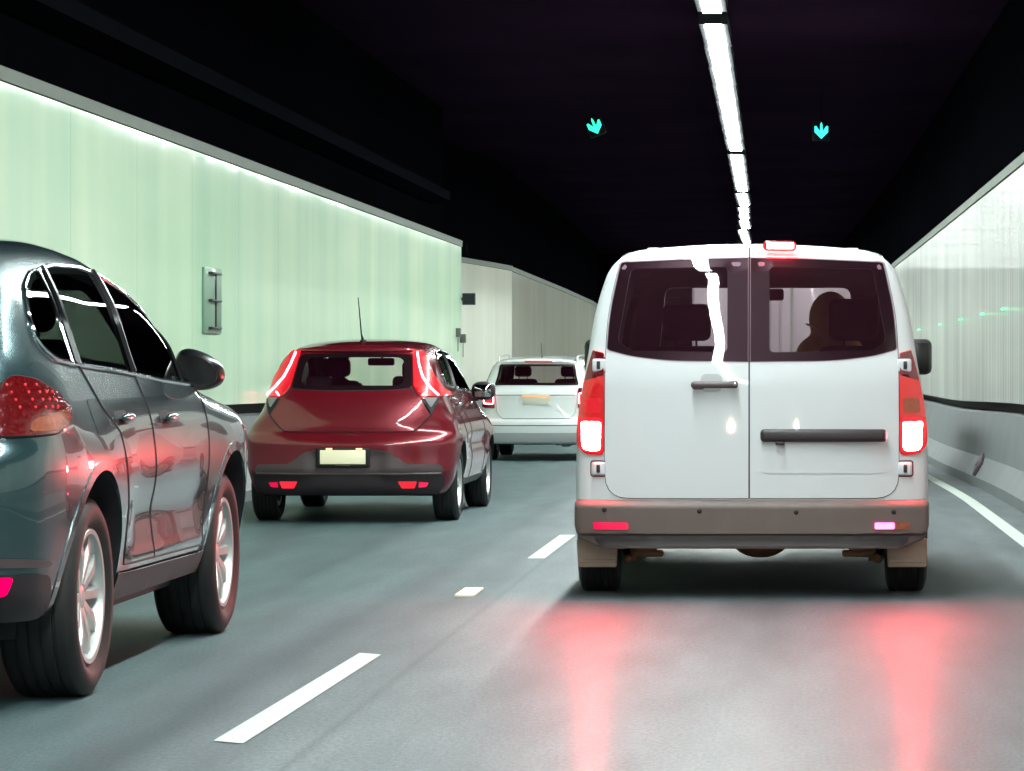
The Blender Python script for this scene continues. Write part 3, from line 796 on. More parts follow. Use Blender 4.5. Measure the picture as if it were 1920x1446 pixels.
# roof pads, mirrors, wheels
for s in (-1, 1): MB().rbox((s * .555, .62, 1.912), (.075, .09, .03), .008, 2).obj('roof_pad', M['white_paint'], root)
for s in (-1, 1):
    mr_ = empty('wing_mirror', root, (s * 1.045, 3.72, 1.325))
    MB().rbox((s * .015, 0, 0), (.165, .13, .235), .045, 4).rbox((-s * .10, .02, -.06), (.14, .07, .05), .02, 2).obj('housing', M['valance'], mr_)
    MB().rbox((s * .015, -.068, 0), (.125, .008, .185), .02, 2).obj('mirror_glass', M['frit'], mr_)
for x_, y_ in ((-.860, .70), (.860, .70), (-.845, 4.05), (.845, 4.05)):
    van.cut.rev([(x_ - .17, .001), (x_ - .17, .385), (x_ + .17, .385), (x_ + .17, .001)], 40, (0, y_, .335), False, 1) if False else None
    make_wheel(root, x_, y_, .335, .225, .20, 1 if x_ > 0 else -1)
for s in (-1, 1):
    for y_ in (.70, 4.05):
        c_ = [(y_ + .40 * math.cos(2 * math.pi * k / 40), .335 + .40 * math.sin(2 * math.pi * k / 40)) for k in range(40)]
        van.cut.prism(c_, 'x', s * .70, s * 1.2, 1)
# windscreen and front door glass
fw = rpoly([(-.70, 1.27), (.70, 1.27), (.62, 1.80), (-.62, 1.80)], .08)
van.cut.prism(inset(fw, .03), 'y', 2.9, 5.3, 2) if False else None
van.window(fw, 'front', (3.0, 5.2), M['glass_clear'], None, name='windscreen', frit=.03, ds=.07)
for ax_, s in (('right', 1), ('left', -1)):
    dg_ = rpoly([(2.55, 1.30), (3.72, 1.26), (3.25, 1.76), (2.6, 1.80)], .06)
    van.window(dg_, ax_, (s * .62, s * 1.1), M['glass_clear'], None, name='side_window', frit=.03, ds=.07)
van.body(vmats)
# cabin: seats, driver bulk, dashboard, steering wheel
seat(van, -.43, 2.45, .55, (.30, .11, .23), 1.35)
seat(van, .60, 2.40, .55, (.30, .12, .26), 1.35)
MB().rbox((0, 3.75, 1.10), (1.60, .5, .24), .08, 3).rbox((0, 3.5, .95), (.3, .5, .4), .05, 2).obj('dashboard', M['interior'], root)
MB().rev([(-.012 + .012 * math.cos(a), .185 + .012 * math.sin(a)) for a in np.linspace(0, 2 * math.pi, 9)[:-1]], 32).obj('steering_wheel', M['interior'], root)
sw = bpy.data.objects['steering_wheel']; sw.location = (.45, 3.38, 1.14); sw.rotation_euler = (R(-25), 0, R(90))
MB().rbox((.05, 3.05, 1.72), (.24, .03, .075), .02, 2).tube([(.05, 3.07, 1.74), (.05, 3.2, 1.84)], .01).obj('interior_mirror', M['interior'], root)
MB().rbox((-.10, 1.3, .95), (1.5, .05, .55), .02, 2).obj('load_panel', M['interior'], root)

# ------------------------------------------------------------------ people
def person_seated(name, label, loc, cloth, hood=False, s=1.0, lean=0.0, hands=((.12, .52, .50), (-.12, .52, .50)), hairm=None, head_turn=0):
    """seated figure facing +y, hips at the origin"""
    bm = bmesh.new(); sk = bm.verts.layers.skin.verify()
    def v(p, r):
        q = bm.verts.new(Vector(p) * s); q[sk].radius = (r[0] * s, r[1] * s) if isinstance(r, tuple) else (r * s, r * s); return q
    def e(a, b): bm.edges.new((a, b)); return b
    hip = v((0, 0, .08), (.15, .12)); hip[sk].use_root = True
    wa = e(hip, v((lean * .3, -.02, .26), (.135, .10))); ch = e(wa, v((lean * .7, -.02, .42), (.165, .115))); sh = e(ch, v((lean, 0, .53), (.13, .09)))
    nk = e(sh, v((lean, .01, .60), .055)); hd0 = e(nk, v((lean, .025, .65), .06))
    for k, hnd in zip((1, -1), hands):
        a = e(sh, v((lean + k * .17, .0, .52), .062)); b = e(a, v((lean + k * .25, .08, .30), .045)); c = e(b, v((k * hnd[0] * k if False else hnd[0], hnd[1] - .10, hnd[2] - .03), .032)); d = e(c, v(hnd, .03))
        hp = e(hip, v((k * .10, .05, .07), .09)); kn = e(hp, v((k * .12, .46, .10), .065)); an = e(kn, v((k * .12, .60, -.30), .045)); ft = e(an, v((k * .12, .74, -.36), .04))
    me = bpy.data.meshes.new(name); bm.to_mesh(me); bm.free()
    o = bpy.data.objects.new(name, me); COL.objects.link(o); o.location = loc
    o.modifiers.new('s', 'SKIN').use_smooth_shade = True
    sd = o.modifiers.new('u', 'SUBSURF'); sd.levels = 2; sd.render_levels = 2
    me.materials.append(cloth)
    tag(o, label, 'person')
    # head with face
    hx, hy, hz = (lean * s, .045 * s, .755 * s)
    fh = lambda x, y, z: np.minimum.reduce([
        smax(np.sqrt((x / .075) ** 2 + ((y + .005) / .098) ** 2 + ((z - .02) / .105) ** 2) - 1, -9 + 0 * x, .1) * .08,
        (np.sqrt((x / .058) ** 2 + ((y - .02) / .072) ** 2 + ((z + .055) / .07) ** 2) - 1) * .06,
        (np.sqrt((x / .012) ** 2 + ((y - .103) / .018) ** 2 + ((z + .02) / .026) ** 2) - 1) * .015,
        (np.sqrt(((np.abs(x) - .077) / .010) ** 2 + ((y + .01) / .022) ** 2 + ((z + .005) / .032) ** 2) - 1) * .012,
        (np.sqrt((x / .024) ** 2 + ((y - .088) / .010) ** 2 + ((z + .065) / .008) ** 2) - 1) * .01])
    g = np.arange(-.14, .1401, .008)
    P, F = surf(fh, g, g, g, 1)
    hd = link('head', mesh((P * s).tolist(), F.tolist()), M['skin'], o); hd.location = (hx, hy, hz); hd.rotation_euler = (0, 0, R(head_turn))
    for k in (-1, 1): MB().ell((k * .03 * s, .088 * s, .008 * s), (.012 * s, .008 * s, .008 * s), 10).obj('eye', M['gap'], hd)
    g = np.arange(-.21, .2101, .012)
    if hood:
        fo = lambda x, y, z: np.maximum(-smax(-(np.sqrt((x / .118) ** 2 + ((y + .035) / .135) ** 2 + ((z - .0) / .150) ** 2) - 1), -(np.sqrt((x / .19) ** 2 + ((y + .05) / .12) ** 2 + ((z + .20) / .13) ** 2) - 1), .35), -(np.sqrt((x / .085) ** 2 + ((y - .03) / .15) ** 2 + ((z + .005) / .125) ** 2) - 1)) * .1
        P, F = surf(fo, g, g, np.arange(-.34, .19, .012), 1); link('hood', mesh((P * s).tolist(), F.tolist()), cloth, hd)
        MB().tube([(-.13 * s, -.05 * s, -.03 * s), (-.12 * s, -.09 * s, -.035 * s), (-.09 * s, -.125 * s, -.04 * s), (-.05 * s, -.15 * s, -.09 * s), (-.015 * s, -.16 * s, -.13 * s)], .006 * s).obj('piping', M['pale'], hd)
    else:
        fo = lambda x, y, z: np.maximum(np.sqrt((x / .088) ** 2 + ((y + .015) / .108) ** 2 + ((z - .03) / .112) ** 2) - 1, (y - .045 - .6 * (z - .03)) * 10) * .08
        P, F = surf(fo, g, g, g, 1); link('hair', mesh((P * s).tolist(), F.tolist()), hairm or M['hair'], hd)
    # hands: palm and five separate fingers closed forward
    for k, hnd in zip((1, -1), hands):
        m = MB(); c = Vector(hnd) * s
        m.rbox(c + Vector((0, .03 * s, 0)), (.030 * s, .09 * s, .08 * s), .012 * s, 3)
        for i, L_ in enumerate((.070, .078, .074, .058)):
            z0 = (.03 - i * .02) * s; b = c + Vector((0, .07 * s, z0)); q = -k
            m.tube([b, b + Vector((0, .025 * s, 0)), b + Vector((q * .018 * s, .042 * s, 0)), b + Vector((q * L_ * .55 * s, .030 * s, 0))], [.0095 * s, .009 * s, .0085 * s, .007 * s], 8)
        b = c + Vector((-k * .01 * s, .02 * s, .038 * s)); m.tube([b, b + Vector((-k * .02 * s, .025 * s, .012 * s)), b + Vector((-k * .035 * s, .05 * s, .0))], [.011 * s, .010 * s, .008 * s], 8)
        m.obj('hand', M['skin'], o)
    return o
person_seated('person', 'driver in an olive hooded jacket behind the wheel of the white van', (VX + .52, VY + 2.66, .70), M['olive'], hood=True, s=1.14, lean=-.05)

# ------------------------------------------------------------------ red hatchback
HX, HY = -3.54, 25.6
Wh = curve([(.15, .72), (.25, .78), (.36, .83), (.5, .852), (.68, .855), (.78, .835), (.9, .775), (1.0, .735), (1.08, .705), (1.2, .665), (1.35, .605), (1.45, .55), (1.6, .46)])
Rh = curve([(.15, .14), (.27, .05), (.38, .02), (.42, -.005), (.55, .0), (.64, .0), (.70, .035), (.745, .085), (.85, .105), (.98, .15), (1.06, .215), (1.2, .36), (1.37, .53), (1.42, .56), (1.6, .62)])
Th = curve([(-.3, 1.36), (.4, 1.41), (.55, 1.425), (1.0, 1.47), (1.55, 1.49), (2.0, 1.465), (2.35, 1.37), (2.75, 1.17), (3.05, 1.02), (3.25, .975), (3.7, .87), (4.0, .70), (4.2, .5)])
Fh = curve([(.15, 3.92), (.4, 4.02), (.7, 3.98), (.9, 3.8), (1.6, 3.6)])
def f_hatch(x, y, z):
    a = np.abs(x)
    s = a - Wh(z) + .13 * np.clip(1 - y / .8, 0, 1.3) ** 2 * sstep(.70, .95, z) + .05 * np.clip(1 - y / .5, 0, 1.2) ** 2 + .14 * np.clip((y - 3.3) / .7, 0, 1.2) ** 2.2
    s -= .014 * (np.exp(-((y - .70) / .38) ** 2) + np.exp(-((y - 3.2) / .38) ** 2)) * sstep(.35, .5, z) * (1 - sstep(.62, .78, z))
    s += .016 * np.exp(-((z - .62) / .06) ** 2) * sstep(1.1, 1.5, y) * (1 - sstep(2.5, 2.9, y))
    r = Rh(z) + .16 * (a / .8) ** 3 - y
    # hatch stands proud of the bumper; plate bay is sunk
    r += .022 * sstep(.33, .42, z) * (1 - sstep(.54, .60, z)) * (1 - sstep(.24, .34, a + (.6 - z) * .0))
    t = z - (Th(y) - .06 * (a / .6) ** 2.5)
    d = smax(s, r, .10); d = smax(d, t, .09); d = smax(d, y - Fh(z), .25)
    return smax(d, .225 + .03 * sstep(1.0, 1.3, y) - z, .05)
hat = Car('hatchback', 'red hatchback with glowing angled tail lamps between the grey SUV and the white wagon', 'car', HX, HY, 0, f_hatch,
          sym(.95, .022), ax((-.06, .9, .02), (.9, 4.2, .045)), ax((.12, 1.6, .02)))
root = hat.root
hat.make_void(.045, .68, .35, 3.0, sym(.9, .035), ax((.2, 3.1, .05)), ax((.6, 1.6, .035)))
rw = rpoly([(-.485, 1.085), (-.25, 1.068), (.25, 1.068), (.485, 1.085), (.455, 1.355), (.2, 1.368), (-.2, 1.368), (-.455, 1.355)], [.03, .1, .1, .03, .04, .1, .1, .04])
hole = rpoly([(-.42, 1.105), (.42, 1.105), (.40, 1.335), (-.40, 1.335)], .07)
gate = rpoly([(-.530, .735), (.530, .735), (.655, .88), (.66, .93), (.60, 1.005), (.505, 1.03), (.49, 1.078), (.25, 1.062), (-.25, 1.062), (-.49, 1.078), (-.505, 1.03), (-.60, 1.005), (-.66, .93), (-.655, .88)], [.05, .05, .03, .02, .02, .01, .01, .1, .1, .01, .01, .02, .02, .03])
tg = hat.patch('tailgate', gate, 'rear', .006, M['red_paint'], ds=.025, th=.01)
hat.trim('gate_seal', gate, 'rear', .006, M['gap'], tg, off=.003, cyc=True)
hat.window(rw, 'rear', (-.2, .9), M['glass_car'], tg, goff=.004, hole=hole, name='rear_window', ds=.03)
MB().rbox((.0, .055, .705), (.17, .02, .02), .008, 2).obj('gate_handle', M['valance'], tg)
for s in (-1, 1):
    S = lambda P: [(s * x, z) for x, z in P]
    tl = hat.patch('tail_lamp', rpoly(S([(.452, 1.385), (.535, 1.385), (.60, 1.265), (.735, 1.02), (.56, 1.012), (.498, 1.10), (.463, 1.34)]), .015), 'rear', .012, M['lens_hot'] if s > 0 else M['lens_hot'], ds=.02, th=.03)
    P = []
    for q in dens(S([(.495, 1.365), (.520, 1.27), (.560, 1.165), (.615, 1.09), (.680, 1.025)]), .02, False):
        p, n = hat.cast(q[0], q[1], 'rear'); P.append(p + n * .017)
    MB().tube(P, .0075, 8).obj('light_strip', M['led_red'], tl)
    P = []
    for q in dens(S([(.600, 1.045), (.575, 1.018)]), .02, False):
        p, n = hat.cast(q[0], q[1], 'rear'); P.append(p + n * .017)
    MB().tube(P, .006, 8).obj('light_branch', M['led_red'], tl)
    hat.patch('reversing_lamp', rpoly(S([(.590, 1.006), (.685, 1.006), (.655, .945), (.645, .925)]), .01), 'rear', .009, M['reversing'], tl, ds=.02)
    hat.patch('lamp_shadow', rpoly(S([(.56, 1.0), (.70, 1.0), (.66, .88), (.645, .865)]), .01), 'rear', .007, M['gap'], tl, ds=.02)
    fl = hat.patch('fog_lamp', rpoly(S([(.40, .34), (.55, .34), (.53, .285), (.43, .285)]), .01), 'rear', .012, M['fog_red'], ds=.03)
    hat.patch('fog_reflector', rpoly(S([(.565, .335), (.64, .33), (.62, .295), (.56, .29)]), .008), 'rear', .012, M['reflector'], fl, ds=.03)
lowp = [(-.74, .475), (-.47, .478), (-.34, .575), (-.22, .595), (.22, .595), (.34, .575), (.47, .478), (.74, .475), (.76, .40), (.5, .395), (-.5, .395), (-.76, .40)]
lb = hat.patch('lower_bumper', rpoly(lowp, .03), 'rear', .005, M['midgrey'], ds=.03)
hat.patch('valance', rpoly([(-.76, .398), (.76, .398), (.76, .30), (.70, .245), (.40, .235), (-.40, .235), (-.70, .245), (-.76, .30)], .02), 'rear', .009, M['valance'], ds=.035)
MB().tube([tuple(hat.cast(x, .398 if abs(x) < .5 else .40, 'rear')[0] + Vector((0, -.006, 0))) for x in np.linspace(-.74, .74, 33)], .009, 8).obj('bumper_crease', M['midgrey'], lb)
pb = MB().rbox((-.03, -.002, .53), (.43, .03, .155), .012, 3).obj('plate_holder', M['gap'], root)
MB().rbox((-.03, -.022, .535), (.365, .010, .112), .006, 2).obj('number_plate', M['plate'], pb)
MB().rbox((-.03, -.020, .468), (.12, .006, .010), .003, 2).obj('dealer_strip', M['midgrey'], pb)
for x_ in (-.14, .10): MB().rbox((x_, -.015, .60), (.05, .03, .012), .005, 2).obj('plate_light', mat('plate light', (.8, .5, .3), .4, emis=(1, .45, .2), es=3), pb)
for nm, s in (('right', 1), ('left', -1)):
    sw_ = rpoly([(.90, 1.105), (.86, 1.17), (.95, 1.335), (1.10, 1.375), (1.5, 1.395), (1.95, 1.375), (2.35, 1.25), (2.82, 1.03), (1.9, 1.06)], .05)
    g = hat.window(sw_, nm, (s * .40, s * 1.1), M['glass_dark'], None, name='side_window', frit=.025, ds=.04)
    hat.trim('window_trim', sw_, nm, .006, M['chrome'], g, off=.004)
    MB().tube([tuple(hat.cast(y, z, nm)[0] + Vector((s * .006, 0, 0))) for y, z in [(1.45, 1.08), (1.50, 1.2), (1.53, 1.37)]], .02, 6).obj('pillar', M['frit'], g)
    for poly in ([(1.52, .33), (1.52, 1.05)], [(1.08, .62), (1.05, .80), (.98, 1.05)], [(2.62, .33), (2.66, .7), (2.72, 1.0)]):
        hat.trim('door_seam', poly, nm, .0045, M['gap'], cyc=False, off=-.001)
    for y_ in (1.22, 2.2):
        p, n = hat.cast(y_, .945, nm)
        MB().ell((p.x + s * .015, y_, .945), (.022, .075, .017), 14).obj('door_handle', M['chrome'], root)
    hat.patch('sill', [(1.08, .33), (2.78, .33), (2.78, .262), (1.08, .262)], nm, .006, M['valance'], ds=.05)
    mr_ = empty('wing_mirror', root, (s * .84, 2.62, 1.045))
    f_m = lambda x, y, z: smax(((np.abs(x / .105)) ** 2.6 + (np.abs((z - .01 * 0) / .082)) ** 2.6 + (np.abs((y - .03) / .085)) ** 2.2) ** .45 * .09 - .09, -.035 - y, .012)
    P_, F_ = surf(f_m, sym(.14, .012), ax((-.08, .16, .012)), ax((-.12, .12, .012)), 1)
    link('housing', mesh(P_.tolist(), F_.tolist()), M['valance'], mr_)
    MB().rbox((0, -.040, 0), (.145, .006, .11), .03, 2).obj('mirror_glass', M['mirror'], mr_)
    MB().rbox((-s * .10, .03, -.07), (.12, .05, .045), .015, 2).obj('stalk', M['valance'], mr_)
    for y_ in (.70, 3.20):
        c_ = [(y_ + .352 * math.cos(2 * math.pi * k / 40), .30 + .352 * math.sin(2 * math.pi * k / 40)) for k in range(40)]
        hat.cut.prism(c_, 'x', s * .55, s * 1.2, 1)
        make_wheel(root, s * .735, y_, .302, .205, .205, s)
fw = rpoly([(-.60, 1.03), (.60, 1.03), (.52, 1.37), (-.52, 1.37)], .05)
hat.window(fw, 'front', (2.2, 4.0), M['glass_clear'], None, name='windscreen', frit=.02, ds=.06)
hat.body([M['red_paint'], M['interior'], M['frit']])
rs = hat.patch('roof_spoiler', rpoly([(-.50, .44), (.50, .44), (.52, .66), (-.52, .66)], .04), 'top', .004, M['red_paint'], ds=.04, th=.02) if False else None
P_ = [tuple(hat.cast(x, 1.395, 'rear')[0] + Vector((0, -.02, .0))) for x in np.linspace(-.48, .48, 25)]
MB().tube(P_, [.012 + .012 * math.cos(t * 1.45) for t in np.linspace(-1, 1, 25)], 10).obj('spoiler_lip', M['red_paint'], root)
an = MB().tube([(0, .98, 1.47), (-.008, .93, 1.53), (-.025, .86, 1.83)], [.014, .006, .0035], 8).ell((0, 1.0, 1.472), (.03, .055, .014), 12).obj('antenna', M['gap'], root)
MB().tube([(-.62, .75, .28), (.62, .75, .28)], .04, 10).obj('rear_axle', M['gap'], root)
MB().rbox((0, 1.9, .24), (1.3, 2.6, .08), .03, 2).obj('floor_pan', M['gap'], root)
seat(hat, -.33, 1.72, .42, (.25, .10, .16), 1.10); seat(hat, .36, 1.72, .42, (.25, .10, .16), 1.08)
MB().rbox((0, .95, .80), (1.12, .14, .52), .06, 3).obj('rear_seat', M['fabric'], root)
for x_ in (-.36, .36): MB().rbox((x_, .93, 1.12), (.22, .09, .12), .04, 3).obj('rear_headrest', M['fabric'], root)
MB().rbox((0, 2.75, .88), (1.25, .45, .22), .08, 3).obj('dashboard', M['interior'], root)
MB().rbox((0, 2.16, 1.30), (.23, .03, .065), .02, 3).tube([(0, 2.17, 1.31), (0, 2.25, 1.38)], .01).obj('interior_mirror', M['interior'], root)
person_seated('person', 'dark silhouette of a front passenger seen through the rear window of the red hatchback', (HX - .33, HY + 1.84, .55), M['navy'], s=1.0, hands=((.10, .40, .18), (-.10, .40, .18)))

# ------------------------------------------------------------------ grey SUV
UX, UY = -3.62, 11.30
Wu = curve([(.2, .84), (.36, .90), (.45, .93), (.62, .955), (.85, .967), (1.0, .957), (1.1, .935), (1.18, .905), (1.25, .878), (1.32, .852), (1.5, .785), (1.65, .70), (1.74, .655), (1.80, .60), (1.95, .50)])
Ru = curve([(.2, .30), (.36, .12), (.48, .04), (.6, .02), (.8, .0), (.92, .02), (1.0, .08), (1.1, .11), (1.25, .17), (1.4, .30), (1.6, .50), (1.7, .60), (1.9, .8)])
Tu = curve([(-.3, 1.63), (.3, 1.70), (.6, 1.755), (1.1, 1.795), (1.6, 1.81), (2.1, 1.79), (2.5, 1.73), (2.8, 1.64), (3.1, 1.48), (3.5, 1.235), (3.72, 1.135), (4.2, 1.07), (4.6, .96), (4.9, .75)])
Fu = curve([(.2, 4.7), (.5, 4.85), (.8, 4.84), (1.0, 4.7), (1.9, 4.4)])
def f_suv(x, y, z):
    a = np.abs(x)
    s = a - Wu(z) + .15 * np.clip(1 - y / .75, 0, 1.3) ** 2.2 + .13 * np.clip((y - 4.15) / .7, 0, 1.3) ** 2.2
    s += .10 * sstep(1.2, 1.65, z) * np.clip(1 - y / 1.6, 0, 1.2) ** 2
    s -= .022 * (np.exp(-((y - 1.0) / .50) ** 2) + np.exp(-((y - 3.9) / .50) ** 2)) * sstep(.45, .7, z) * (1 - sstep(.9, 1.12, z))
    s += .022 * np.exp(-((z - .66) / .10) ** 2) * sstep(1.5, 1.8, y) * (1 - sstep(3.1, 3.4, y))
    s -= .016 * np.exp(-((z - .47) / .05) ** 2) * sstep(1.5, 1.7, y) * (1 - sstep(3.2, 3.4, y))
    r = Ru(z) + .17 * (a / .9) ** 3 - y
    t = z - (Tu(y) - .06 * (a / .62) ** 2.4 * (1 - sstep(3.2, 3.8, y)) + .035 * sstep(3.4, 3.9, y) * np.exp(-((a - .72) / .16) ** 2))
    d = smax(s, r, .12); d = smax(d, t, .10); d = smax(d, y - Fu(z), .3)
    return smax(d, .335 - .03 * sstep(1.3, 1.6, y) + .10 * sstep(.7, .2, y) * 0 - z, .05)
suv = Car('suv', 'dark grey glossy SUV with chrome window surround at the near edge of the next lane', 'car', UX, UY, 0, f_suv,
          sym(1.06, .026), ax((-.08, 4.95, .03)), ax((.24, 1.92, .022)))
root = suv.root
suv.make_void(.06, .95, .55, 3.3, sym(1.0, .045), ax((.4, 3.6, .06)), ax((.85, 1.8, .045)))
sidew = [(.60, 1.345), (.615, 1.44), (.75, 1.555), (.98, 1.625), (1.4, 1.665), (1.9, 1.672), (2.3, 1.645), (2.65, 1.575), (2.95, 1.455), (3.2, 1.305), (3.38, 1.175), (2.6, 1.205), (1.8, 1.245), (.95, 1.278), (.72, 1.29)]
sidep = rpoly(sidew, .06)
for nm, s in (('right', 1), ('left', -1)):
    g = suv.window(sidep, nm, (s * .50, s * 1.2), M['glass_dark'], None, name='side_window', frit=.03, ds=.035, goff=.004)
    suv.trim('chrome_surround', sidep, nm, .008, M['chrome'], g, off=.004, ds=.04)
    for pp, ww in (([(.98, 1.27), (1.03, 1.45), (1.14, 1.64)], .008), ([(2.02, 1.24), (2.06, 1.45), (2.14, 1.66)], .02), ([(1.06, 1.27), (1.11, 1.45), (1.22, 1.65)], .016)):
        suv.trim('pillar_trim', pp, nm, ww, M['chrome'] if ww == .008 else M['frit'], g, cyc=False, off=.004)
    suv.trim('quarter_divider', [(3.0, 1.20), (3.02, 1.34), (2.98, 1.44)], nm, .012, M['frit'], g, cyc=False, off=.004)
    for poly in ([(2.16, .46), (2.12, .8), (2.06, 1.235)], [(1.58, .47), (1.55, .72), (1.42, 1.0), (1.22, 1.10), (1.08, 1.27)], [(3.26, .46), (3.30, .8), (3.36, 1.165)], [(1.58, .47), (3.26, .455)], [(3.36, 1.16), (3.7, 1.105), (4.3, 1.02)]):
        suv.trim('door_seam', poly, nm, .005, M['gap'], cyc=False, off=-.001)
    for y_ in (1.52, 2.42):
        zh = 1.06 - .015 * (y_ - 1.5)
        p, n = suv.cast(y_, zh, nm)
        h = suv.patch('door_handle', rpoly([(y_ - .14, zh - .028), (y_ + .10, zh - .028), (y_ + .10, zh + .028), (y_ - .14, zh + .028)], .027), nm, .001, M['gap'], ds=.03)
        MB().ell((p.x + s * .026, y_, zh), (.020, .105, .021), 18, p=.9).obj('grip', M['grey_paint'], h)
    suv.patch('sill', rpoly([(1.50, .44), (3.38, .425), (3.38, .33), (1.50, .33)], .01), nm, .012, M['valance'], ds=.05)
    suv.patch('fuel_flap', rpoly([(.98, 1.00), (1.15, 1.00), (1.15, 1.14), (.98, 1.14)], .03), nm, .002, M['grey_paint'], ds=.04) if s > 0 else None
    # tail lamp wrapping the corner
    tp = rpoly([(.66, 1.105), (.56, 1.165), (.40, 1.215), (.30, 1.232), (.26, 1.20), (.17, 1.03), (.2, 1.012), (.42, 1.02), (.58, 1.055)], .03)
    tl = suv.patch('tail_lamp', tp, nm, .010, M['lens_suv'], ds=.025, th=.03)
    suv.patch('turn_lens', rpoly([(.62, 1.10), (.50, 1.10), (.30, 1.075), (.27, 1.028), (.42, 1.03), (.56, 1.06)], .02), nm, .013, M['lens_orange'], tl, ds=.025)
    suv.trim('lamp_seal', tp, nm, .006, M['gap'], tl, off=.004)
    m = MB()
    for i in range(5):
        for j in range(4):
            p, n = suv.cast(.27 + .055 * i, 1.115 + .027 * j, nm)
            if 1.115 + .027 * j < 1.215 - .12 * max(0, .27 + .055 * i - .25): MB().ell(tuple(p + n * .011), (.0055, .0055, .0055), 8).obj('led', M['lens_hot'], tl)
    # bumper: dark lower corner, lamp, arch lips
    lc = suv.patch('lower_bumper', rpoly([(.09, .515), (.30, .515), (.40, .50), (.46, .40), (.44, .345), (.16, .345)], .03), nm, .008, M['valance'], ds=.03)
    suv.patch('bumper_trim', rpoly([(.10, .582), (.36, .560), (.40, .545), (.36, .535), (.10, .547)], .008), nm, .010, M['midgrey'], lc, ds=.03)
    suv.patch('fog_lamp', rpoly([(.105, .512), (.19, .51), (.19, .445), (.13, .44)], .012), nm, .014, emit('pink fog lamp', (1, .0, .10), 1.6), lc, ds=.03)
    for y_ in (1.0, 3.90):
        R0, R1 = .487, .530
        ang = np.linspace(R(-12), R(192), 40)
        ring = [(y_ + R1 * math.cos(t), .38 + R1 * math.sin(t)) for t in ang] + [(y_ + R0 * math.cos(t), .38 + R0 * math.sin(t)) for t in ang[::-1]]
        suv.patch('arch_lip', ring, nm, .004, M['grey_paint'], ds=.03, th=.012)
        c_ = [(y_ + .488 * math.cos(2 * math.pi * k / 56), .38 + .488 * math.sin(2 * math.pi * k / 56)) for k in range(56)]
        suv.cut.prism(c_, 'x', s * .52, s * 1.2, 1)
        make_wheel(root, s * .805, y_, .382, .295, .262, s, spokes=10)
    mr_ = empty('wing_mirror', root, (s * .925, 3.30, 1.225))
    f_m = lambda x, y, z: smax((np.abs((s * x + .0) / .112) ** 2.3 + np.abs((z - .02 * (1 - s * x / .12)) / (.090 - .022 * s * x / .12)) ** 2.5 + np.abs((y - .03) / .11) ** 2.2) ** .45 * .1 - .1, -.045 - y, .015)
    P_, F_ = surf(f_m, sym(.16, .012), ax((-.10, .19, .012)), ax((-.14, .16, .012)), 1)
    link('housing', mesh(P_.tolist(), F_.tolist()), M['frit'], mr_)
    gp = rpoly([(-s * .10, -.06), (s * .02, -.065), (s * .095, -.03), (s * .09, .03), (s * .02, .085), (-s * .09, .09)], .03)
    MB().prism(gp, 'y', -.054, -.046).obj('mirror_glass', M['glass_mirror'] if 'glass_mirror' in M else M['frit'], mr_, sharp=30)
    MB().rbox((-s * .085, .03, -.115), (.11, .07, .13), .03, 3).obj('stalk', M['frit'], mr_)
fw = rpoly([(-.66, 1.24), (.66, 1.24), (.56, 1.62), (-.56, 1.62)], .05)
suv.window(fw, 'front', (2.6, 4.6), M['glass_clear'], None, name='windscreen', frit=.02, ds=.07)
rwp = rpoly([(-.60, 1.27), (.60, 1.27), (.50, 1.60), (-.50, 1.60)], .05)
suv.window(rwp, 'rear', (-.2, .95), M['glass_dark'], None, name='rear_window', frit=.03, ds=.05)
suv.trim('rear_lamp_chrome', [(-.80, 1.0), (.80, 1.0)], 'rear', .008, M['chrome'], cyc=False)
suv.body([M['grey_paint'], M['interior'], M['frit']])
MB().rbox((0, 2.4, .30), (1.5, 3.6, .12), .03, 2).obj('floor_pan', M['gap'], root)
MB().tube([(-.70, 1.0, .36), (.70, 1.0, .36)], .05, 10).obj('rear_axle', M['gap'], root)
MB().tube([(.62, .10, .30), (.62, .8, .33)], .04, 14).tube([(-.62, .10, .30), (-.62, .8, .33)], .04, 14).obj('tailpipe', M['chrome'], root) if False else None
MB().rbox((.62, .35, .335), (.2, .12, .05), .015, 2).tube([(.66, .30, .36), (.66, .30, .29)], .02, 10).obj('tow_bracket', M['rust'], root)
for x_ in (-.38, .38):
    seat(suv, x_, 2.25, .62, (.26, .10, .17), 1.34)
MB().rbox((0, 1.25, 1.08), (1.3, .16, .55), .06, 3).obj('rear_seat', M['fabric'], root)
for x_ in (-.42, .42): MB().rbox((x_, 1.22, 1.42), (.24, .09, .14), .04, 3).obj('rear_headrest', M['fabric'], root)
MB().rbox((0, 3.1, 1.12), (1.4, .4, .2), .07, 3).obj('dashboard', M['interior'], root)

